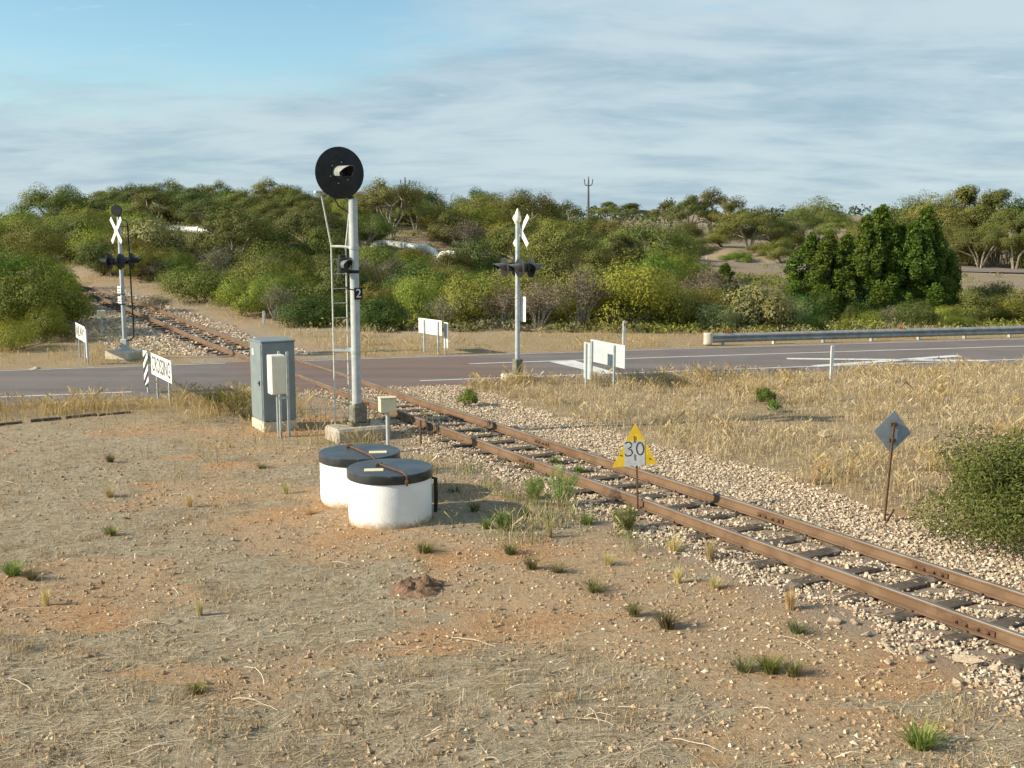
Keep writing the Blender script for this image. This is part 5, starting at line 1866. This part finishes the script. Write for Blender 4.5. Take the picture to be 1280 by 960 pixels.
# level crossing masts
def crossing_mast(x, y, label, side):
    rt = ground_at(x, y, R(29) if side > 0 else R(-5), name='crossing_mast', label=label, cat='crossing mast', group='level crossing warning masts')
    blk = (.95, .85, .36) if side < 0 else (.8, .6, .26)
    MB().box((0, 0, .06), blk, Matrix.Rotation(R(-12), 3, 'Z'), bev=.03).build('concrete_base', M['conc_light'], rt)
    MB().box((0, 0, .40), (.22, .22, .42), bev=.02).box((0, 0, .23), (.30, .30, .05), bev=.008).build('base_casting', M['casting'] if side > 0 else M['pole_paint'], rt)
    MB().lathe([(.068, .55), (.064, 2.4), (.06, 4.5)], 18).build('pole', M['pole_paint'] if side < 0 else M['galv'], rt, True)
    if side > 0:
        MB().lathe([(.075, 4.30), (.10, 4.34), (.10, 4.46), (.075, 4.50), (.06, 4.56), (.012, 4.68)], 18).build('finial', M['cream_pale'], rt, True)
    else:
        be = MB()
        disc(be, (.0, -.12, 4.70), .18, .07, 'Y', 28)
        disc(be, (.0, -.06, 4.70), .09, .10, 'Y', 20)
        be.tube([(0, 0, 4.46), (0, -.02, 4.70)], .035, 8)
        be.build('bell', M['black'], rt, True)
        MB().tube([(.10, -.05, 4.45), (.30, -.10, 4.36), (.33, -.10, 4.2), (.34, -.1, 2.4), (.36, -.1, .85), (.33, -.08, .68), (.22, -.05, .58), (.07, 0, .56)], .025, 8).build('conduit', M['black'], rt, True)
        MB().lathe([(.075, .53), (.078, .54), (.078, .58), (.075, .59)], 16).build('clamp_band', M['white'], rt)
        MB().tube([(0, 0, 4.2), (.33, -.1, 4.2)], .015, 6).build('conduit_bracket', M['black'], rt)
    # crossed boards
    cx_ = side * .10
    turn = R(48) if side < 0 else 0.0
    for g in (45, -45):
        cbd = MB().box((cx_ + (.008 if g > 0 else -.008), 0, 4.08), (.014, .15, 1.10 if side > 0 else 1.08), Matrix.Rotation(R(g), 3, 'X'), bev=.004).build('cross_board', M['white'], rt, rz=turn)
    MB().box((side * .065, 0, 4.08), (.06, .12, .16)).build('board_bracket', M['galv'], rt, rz=turn)
    # flashers
    MB().tube([(0, -.5, 3.16), (0, .5, 3.16)], .028, 10).build('crossarm', M['blackgloss'], rt, True)
    MB().lathe([(.075, 3.10), (.08, 3.11), (.08, 3.22), (.075, 3.23)], 16).build('clamp_band', M['blackgloss'], rt)
    for fy_ in (-.42, .42):
        for fd in (-1, 1):
            fl = MB()
            disc(fl, (fd * .17, fy_, 3.10), .26, .014, 'X', 32)
            fo = fl.build('flasher', M['black'], rt, True)
            hs_ = MB()
            disc(hs_, (fd * .09, fy_, 3.10), .12, .15, 'X', 20)
            hs_.tube([(0, fy_, 3.16), (fd * .06, fy_, 3.12)], .025, 8)
            hs_.build('lamp_housing', M['blackgloss'], fo, True)
            vs_ = MB()
            hood(vs_, (fd * .178, fy_, 3.10), .115, .10, .36, -2.0, 2.0, (fd, 0, -.04), 18)
            vs_.build('visor', [M['hood'] if side > 0 else M['blackgloss'], M['black']], fo, True)
            ls_ = MB()
            disc(ls_, (fd * .18, fy_, 3.10), .108, .012, 'X', 20)
            ls_.build('lens', M['lens_red'], fo)
    if side > 0:
        sg_ = MB().box((.10, -.02, 1.97), (.012, .34, .68), Matrix.Rotation(R(20), 3, 'Z'), bev=.003).build('notice_board', M['white'], rt)
        for z in (1.66, 2.28):
            MB().lathe([(.07, z - .02), (.075, z - .015), (.075, z + .015), (.07, z + .02)], 16).build('clamp_band', M['galv'], rt)
            MB().box((.07, 0, z), (.09, .04, .03)).build('bracket', M['galv'], rt)
    else:
        for z in (2.20, 1.87):
            np_ = MB().box((-.10, 0, z), (.012, .26, .22), bev=.003).build('small_plate', M['white'], rt, rz=R(48))
            MB().box((-.108, 0, z + .03), (.004, .20, .03)).box((-.108, 0, z - .05), (.004, .18, .03)).build('printed_stripe', M['ink'], np_)
            MB().box((-.07, 0, z), (.06, .05, .04)).build('bracket', M['galv'], rt, rz=R(48))
        for z in (2.04, 1.72):
            MB().lathe([(.068, z - .015), (.072, z - .01), (.072, z + .01), (.068, z + .015)], 16).build('clamp_band', M['black'], rt)
    return rt


crossing_mast(-12.5, 34.75, 'level crossing mast with bell and flashers on the far left roadside', -1)
crossing_mast(0.15, 29.35, 'level crossing mast with flashers and white crossed boards at centre', 1)


# boards on posts
def board(ax, ay, bx, by, z0, z1, name, label, cat, face, back, text=None, posts=(.2, .8), group=None, post_top=None, ink='ink_worn'):
    """flat board from A to B (left to right as seen by its reader), standing on posts"""
    A, B = Vector((ax, ay)), Vector((bx, by))
    ln = (B - A).length
    ang = math.atan2(B.y - A.y, B.x - A.x)
    mid = (A + B) / 2
    rt = ground_at(mid.x, mid.y, ang, name=name, label=label, cat=cat, group=group)
    g0 = rt.location.z
    p_ = MB().box((0, 0, (z0 + z1) / 2 - g0), (ln, .014, z1 - z0), bev=.004)
    pn = p_.build('board', [face, back], rt)
    me = pn.data
    for pol in me.polygons:
        pol.material_index = 0 if pol.normal.y < -.5 else 1
    for q in posts:
        MB().box(((q - .5) * ln, .035, (z1 - g0 - .04) / 2 - .1), (.055, .05, z1 - g0 + .16), bev=.006).build('post', M['galv'], rt)
    if text:
        sz = (z1 - z0) * 1.0
        o = text_obj(text, sz, M[ink], pn, spacing=1.0)
        w_ = max(v_.co.x for v_ in o.data.vertices) - min(v_.co.x for v_ in o.data.vertices)
        k_ = min(1.0, ln * .9 / w_)
        o.scale = (k_, 1, 1.0)
        o.location = (0, -.0105, (z0 + z1) / 2 - g0)
    return rt, pn


board(-8.92, 26.55, -7.86, 24.75, .62, 1.15, 'crossing_board', 'white CROSSING board on two posts beside the near road edge at left', 'sign', M['white'], M['alu'], 'CROSSING', group='railway crossing boards')
board(-14.2, 35.1, -13.22, 33.35, .70, 1.19, 'crossing_board', 'white RAILWAY board on posts across the road at far left', 'sign', M['white'], M['alu'], 'RAILWAY', group='railway crossing boards')
board(2.93, 27.85, 2.16, 29.55, .58, 1.19, 'crossing_board', 'pale blank back of a board on two posts right of the centre mast', 'sign', M['white'], M['alu'], None, (.27, .93), group='railway crossing boards')
board(-2.33, 35.75, -3.2, 37.0, .68, 1.19, 'crossing_board', 'small white board seen from behind beyond the road, left of centre', 'sign', M['white'], M['white'], None, (.12, .72), group='railway crossing boards')


def stripe_panel(x, y, rz, z0, z1, w, label, striped, cols=('white', 'alu'), flip=1):
    rt = ground_at(x, y, rz, name='width_marker', label=label, cat='marker post', group='upright width markers at the crossing')
    g0 = rt.location.z
    pn = MB().box((0, 0, (z0 + z1) / 2 - g0), (w, .014, z1 - z0), bev=.003).build('panel', [M[cols[0]], M[cols[1]]], rt)
    for pol in pn.data.polygons:
        pol.material_index = 0 if pol.normal.y < -.5 else 1
    MB().box((0, .03, (z1 - g0) / 2 - .1), (.055, .04, z1 - g0 + .15), bev=.006).build('post', M['galv'], rt)
    if striped:
        hgt = z1 - z0
        k = 0
        z = -hgt / 2 - w
        while z < hgt / 2:
            poly = []
            for (a, b_) in ((-w / 2 + .004, z), (-w / 2 + .004, z + .14), (w / 2 - .004, z + .14 + flip * w), (w / 2 - .004, z + flip * w)):
                poly.append((a, max(-hgt / 2 + .004, min(hgt / 2 - .004, b_))))
            if max(p[1] for p in poly) - min(p[1] for p in poly) > .03:
                so = MB().prism(poly, .004).build('stripe', M['ink'], pn)
                so.location = (0, -.0095, (z0 + z1) / 2 - g0)
            z += .30
    return rt


stripe_panel(-9.18, 26.9, math.atan2(-1.6, 1.3), .24, 1.16, .30, 'narrow black and white striped marker left of the CROSSING board', True)
stripe_panel(-13.1, 33.1, math.atan2(-1.75, .98), .25, 1.15, .26, 'narrow marker panel at the right end of the RAILWAY board', False, ('alu', 'galv'))
stripe_panel(1.98, 28.35, math.atan2(1.7, -.77), .25, 1.22, .34, 'narrow white marker panel left of the blank board at centre right', False, ('white', 'alu'))
stripe_panel(-2.2, 35.9, math.atan2(1.25, -.87), .25, 1.12, .26, 'narrow white marker panel right of the small board beyond the road', False, ('white', 'white'))


def guide_post(x, y, h, label, red=True):
    rt = ground_at(x, y, R(random.uniform(5, 20)), name='guide_post', label=label, cat='guide post', group='white roadside guide posts')
    MB().box((0, 0, h / 2 - .08), (.10, .035, h + .16), bev=.01).build('post', M['white'], rt)
    if red:
        MB().box((0, -.021, h - .14), (.05, .006, .09), bev=.002).build('reflector', M['red'], rt)


guide_post(8.91, 29.9, .93, 'white guide post in the dry grass in front of the guard rail', False)
guide_post(3.95, 38.0, .95, 'white guide post with red reflector across the road behind the blank board')
guide_post(22.6, 126.5, 1.0, 'far white guide post where the distant road bends', False)
guide_post(-10.5, 45.7, .55, 'thin white peg beside the far track left of the cabinet', False)

# triangular speed sign
ts = ground_at(1.83, 15.55, R(-4), name='speed_sign', label='yellow triangle speed sign reading 30 on a rusty post beside the track', cat='sign')
ts.rotation_euler = (0, R(-2.2), R(-4))
pz = ts.location.z
tri = MB().prism([(-.33, .68), (.33, .72), (.02, 1.34)], .006).build('triangle_plate', M['yellow'], ts)
MB().prism([(-.150, .692), (.150, .710), (.152, 1.075), (-.148, 1.065)], .004, Matrix.Translation((0, -.0055, 0))).build('grey_panel', M['signgrey'], tri)
for ch, dx in (('3', -.085), ('0', .083)):
    if ch == '3':
        pth = [(-.048, .075), (-.03, .10), (.02, .10), (.045, .07), (.035, .025), (-.01, .005), (.04, -.015), (.055, -.06), (.025, -.10), (-.03, -.105), (-.055, -.075)]
    else:
        pth = [(.052 * math.sin(R(30 * k)), .092 * math.cos(R(30 * k))) for k in range(13)]
    g_ = MB().tube([(p[0], 0, p[1]) for p in pth], .0105, 6)
    g_.v = [(p[0], p[1] * .12, p[2]) for p in g_.v]
    o = g_.build('digit', M['ink'], tri)
    o.location = (dx, -.009, .955)
MB().box((0, -.011, 1.10), (.012, .006, .10)).box((.002, -.011, .83), (.012, .006, .09)).build('bolt_slot', M['rust'], tri)
for q in ((-.2, .86), (.22, .80)):
    bb = MB()
    disc(bb, (q[0], -.006, q[1]), .012, .008, 'Y', 8)
    bb.build('bolt', M['rust'], tri)
MB().box((.03, .028, .60), (.030, .030, 1.3), bev=.004).build('post', M['rust'], ts)

# diamond seen from behind
ds = ground_at(5.33, 15.05, 0, name='diamond_sign', label='grey diamond sign seen from behind on a leaning rusty post', cat='sign')
ds.rotation_euler = (R(-2), R(4.2), R(8))
MB().prism([(0, .98), (.285, 1.29), (0, 1.60), (-.285, 1.29)], .006, Matrix.Translation((0, .028, 0))).build('diamond_plate', M['signback'], ds)
MB().box((0, 0, .62), (.030, .028, 1.55), bev=.004).build('post', M['rust'], ds)
for z in (1.17, 1.40):
    MB().box((0, .012, z), (.10, .022, .05), bev=.004).build('bracket', M['rust'], ds)
MB().box((.06, -.02, .07), (.025, .025, .26), Matrix.Rotation(R(28), 3, 'Y')).build('stay', M['rust'], ds)

# guard rail along the far side of the road
gd = empty('guard_rail', (7.0, 38.6, hz(7.0, 38.6)), 0, 'galvanised steel guard rail with red reflectors across the road at right', 'guard rail')
go_ = Vector(gd.location)


def gpt(x, z, o=0.0):
    return Vector((x, yc(x) + 3.65 + o, z)) - go_


wprof = [(0.0, .17), (.05, .205), (.085, .25), (.05, .30), (.012, .335), (.05, .37), (.085, .42), (.05, .465), (0.0, .50)]
xs = np.arange(7.2, 60, 3.9)
for i in range(len(xs) - 1):
    sx_ = np.linspace(xs[i] - .02, xs[i + 1], 6)
    v, f = [], []
    for x in sx_:
        for (o, z) in wprof:
            v.append(gpt(x, z, -o - .012 * (i % 2)))
    n_ = len(wprof)
    for a in range(5):
        for k in range(n_ - 1):
            f.append((a * n_ + k, (a + 1) * n_ + k, (a + 1) * n_ + k + 1, a * n_ + k + 1))
    me = mesh_np('beam', v, f, [M['grassy_rail']])
    o = link(bpy.data.objects.new('beam', me), gd)
    md = o.modifiers.new('thickness', 'SOLIDIFY')
    md.thickness = .006
for x in np.arange(7.6, 58, 1.95):
    g = hz(x, float(yc(x)) + 3.9)
    MB().box(tuple(gpt(x, (g + .46) / 2 - .05, .09)), (.07, .15, .46 - g + .1), Matrix.Rotation(R(14), 3, 'Z'), bev=.006).build('post', M['conc_light'] if x < 10 else M['galv'], gd)
for x in (7.75, 14.6, 21.5, 28.4):
    MB().box(tuple(gpt(x, .545, -.03)), (.10, .03, .08), bev=.006).build('reflector', M['red'], gd)
# bull-nosed end
v, f = [], []
nn = 16
for k in range(nn + 1):
    g = math.pi * (k / nn)
    cxp = 7.15 - .26 * math.sin(g)
    off = .17 - .17 * math.cos(g) - .06
    for z in (.10, .16, .48, .53):
        v.append(gpt(cxp, z, off))
for k in range(nn):
    for q in range(3):
        f.append((k * 4 + q, k * 4 + 4 + q, k * 4 + 5 + q, k * 4 + q + 1))
o = link(bpy.data.objects.new('end_terminal', mesh_np('end_terminal', v, f, [M['conc_light']], True)), gd)
md = o.modifiers.new('thickness', 'SOLIDIFY')
md.thickness = .02

# old timber kerb at the left of the yard
tk = empty('timber_edging', (-9.3, 23.2, hz(-9.3, 23.2)), 0, 'line of old dark timber edging in the soil before the road at left', 'edging')
to_ = Vector(tk.location)
for i in range(4):
    a = Vector((-11.0, 22.5, 0)).lerp(Vector((-8.6, 24.0, 0)), i / 4 + .02)
    b_ = Vector((-11.0, 22.5, 0)).lerp(Vector((-8.6, 24.0, 0)), (i + .9) / 4 + random.uniform(-.03, .03))
    c_ = (a + b_) / 2
    MB().box((c_.x - to_.x, c_.y - to_.y, hz(c_.x, c_.y) + .01 - to_.z), ((b_ - a).length, .09, .09), Matrix.Rotation(math.atan2(1.5, 2.4) + random.uniform(-.05, .05), 3, 'Z'), bev=.01).build('timber', M['sleeper'], tk)

# water pipeline across the hill
pl = empty('pipeline', (-27.4, 86, hz(-27.4, 86)), 0, 'pale water pipeline crossing the scrubby hillside', 'pipeline')
po = Vector(pl.location)
RUNS = [[(-28.2, 86.5), (-24.2, 84.2), (-20.3, 82.0)], [(-9.2, 78.2), (-6.1, 76.4)], [(-4.2, 74.5), (-3.1, 73.8)]]
for run in RUNS:                       # it comes up out of the scrub in three places
    q_ = [Vector((x, y, max(hz(x, y), hz(x, y - 1.2)) + .38)) - po for (x, y) in run]
    for i in range(len(q_) - 1):
        a, b_ = q_[i], q_[i + 1]
        dv = (b_ - a).normalized()
        MB().tube([a, b_], .24, 14).build('pipe_section', M['pipe'], pl, True)
        MB().tube([b_ - dv * .15, b_ + dv * .15], .29, 14).build('pipe_collar', M['pipe'], pl, True)
        MB().box((b_.x, b_.y, b_.z - .5), (.3, .3, .9)).build('pipe_support', M['conc_light'], pl)
    # each run turns down into the ground
    for e, o_ in ((q_[0], q_[1]), (q_[-1], q_[-2])):
        dv = (e - o_).normalized()
        MB().tube([e, e + dv * .7 + Vector((0, 0, -.12)), e + dv * 1.3 + Vector((0, 0, -.9))], .24, 14).build('pipe_elbow', M['pipe'], pl, True)


# power poles on the skyline
def power_pole(x, y, top, label):
    rt = ground_at(x, y, R(8), name='power_pole', label=label, cat='power pole', group='power poles on the skyline')
    g = rt.location.z
    h = top - g
    MB().tube([(0, 0, -.3), (0, 0, h)], [.30, .13], 8).build('pole', M['pole_timber'], rt)
    MB().tube([(-.75, 0, h - .5), (-.62, 0, h - 1.0), (0, 0, h - 1.25), (.62, 0, h - 1.0), (.75, 0, h - .5)], .09, 6).build('crossarm', M['pole_timber'], rt)
    for q in (-.75, 0, .75):
        MB().lathe([(.05, 0), (.11, .12), (.08, .22), (.12, .34), (.05, .55)], 8, (q, 0, h - .5 if q else h - .05)).build('insulator', M['pole_timber'], rt)


power_pole(13.93, 200, 13.6, 'tall dark power pole with trident top standing clear on the skyline')
power_pole(-18.5, 190, 13.0, 'power pole top rising above the trees right of the signal')


def dead_tree(x, y, h, label, seed, lean=0.0):
    r = np.random.default_rng(seed)
    rt = ground_at(x, y, 0, name='dead_tree', label=label, cat='tree', group='bare dead trees on the ridge')
    MB().tube([(0, 0, -.2), (lean * h * .5, 0, h * .5), (lean * h, .1, h)], [.13, .08, .015], 6).build('trunk', M['deadwood'], rt)
    for k in range(11):
        t_ = r.uniform(.3, .95)
        p = Vector((lean * h * t_, 0, h * t_))
        q = p + Vector((r.normal(0, .8), r.normal(0, .5), r.uniform(.2, 1.4))) * (1.15 - t_ * .6)
        MB().tube([p, (p + q) / 2 + Vector((0, 0, .12)), q], [.045, .03, .01], 5).build('branch', M['deadwood'], rt)


dead_tree(-9.6, 150, 7.3, 'tall bare dead tree on the ridge right of the signal', 3, -.12)
dead_tree(-8.4, 148, 6.2, 'shorter bare dead tree just right of the tall one on the ridge', 4, .03)
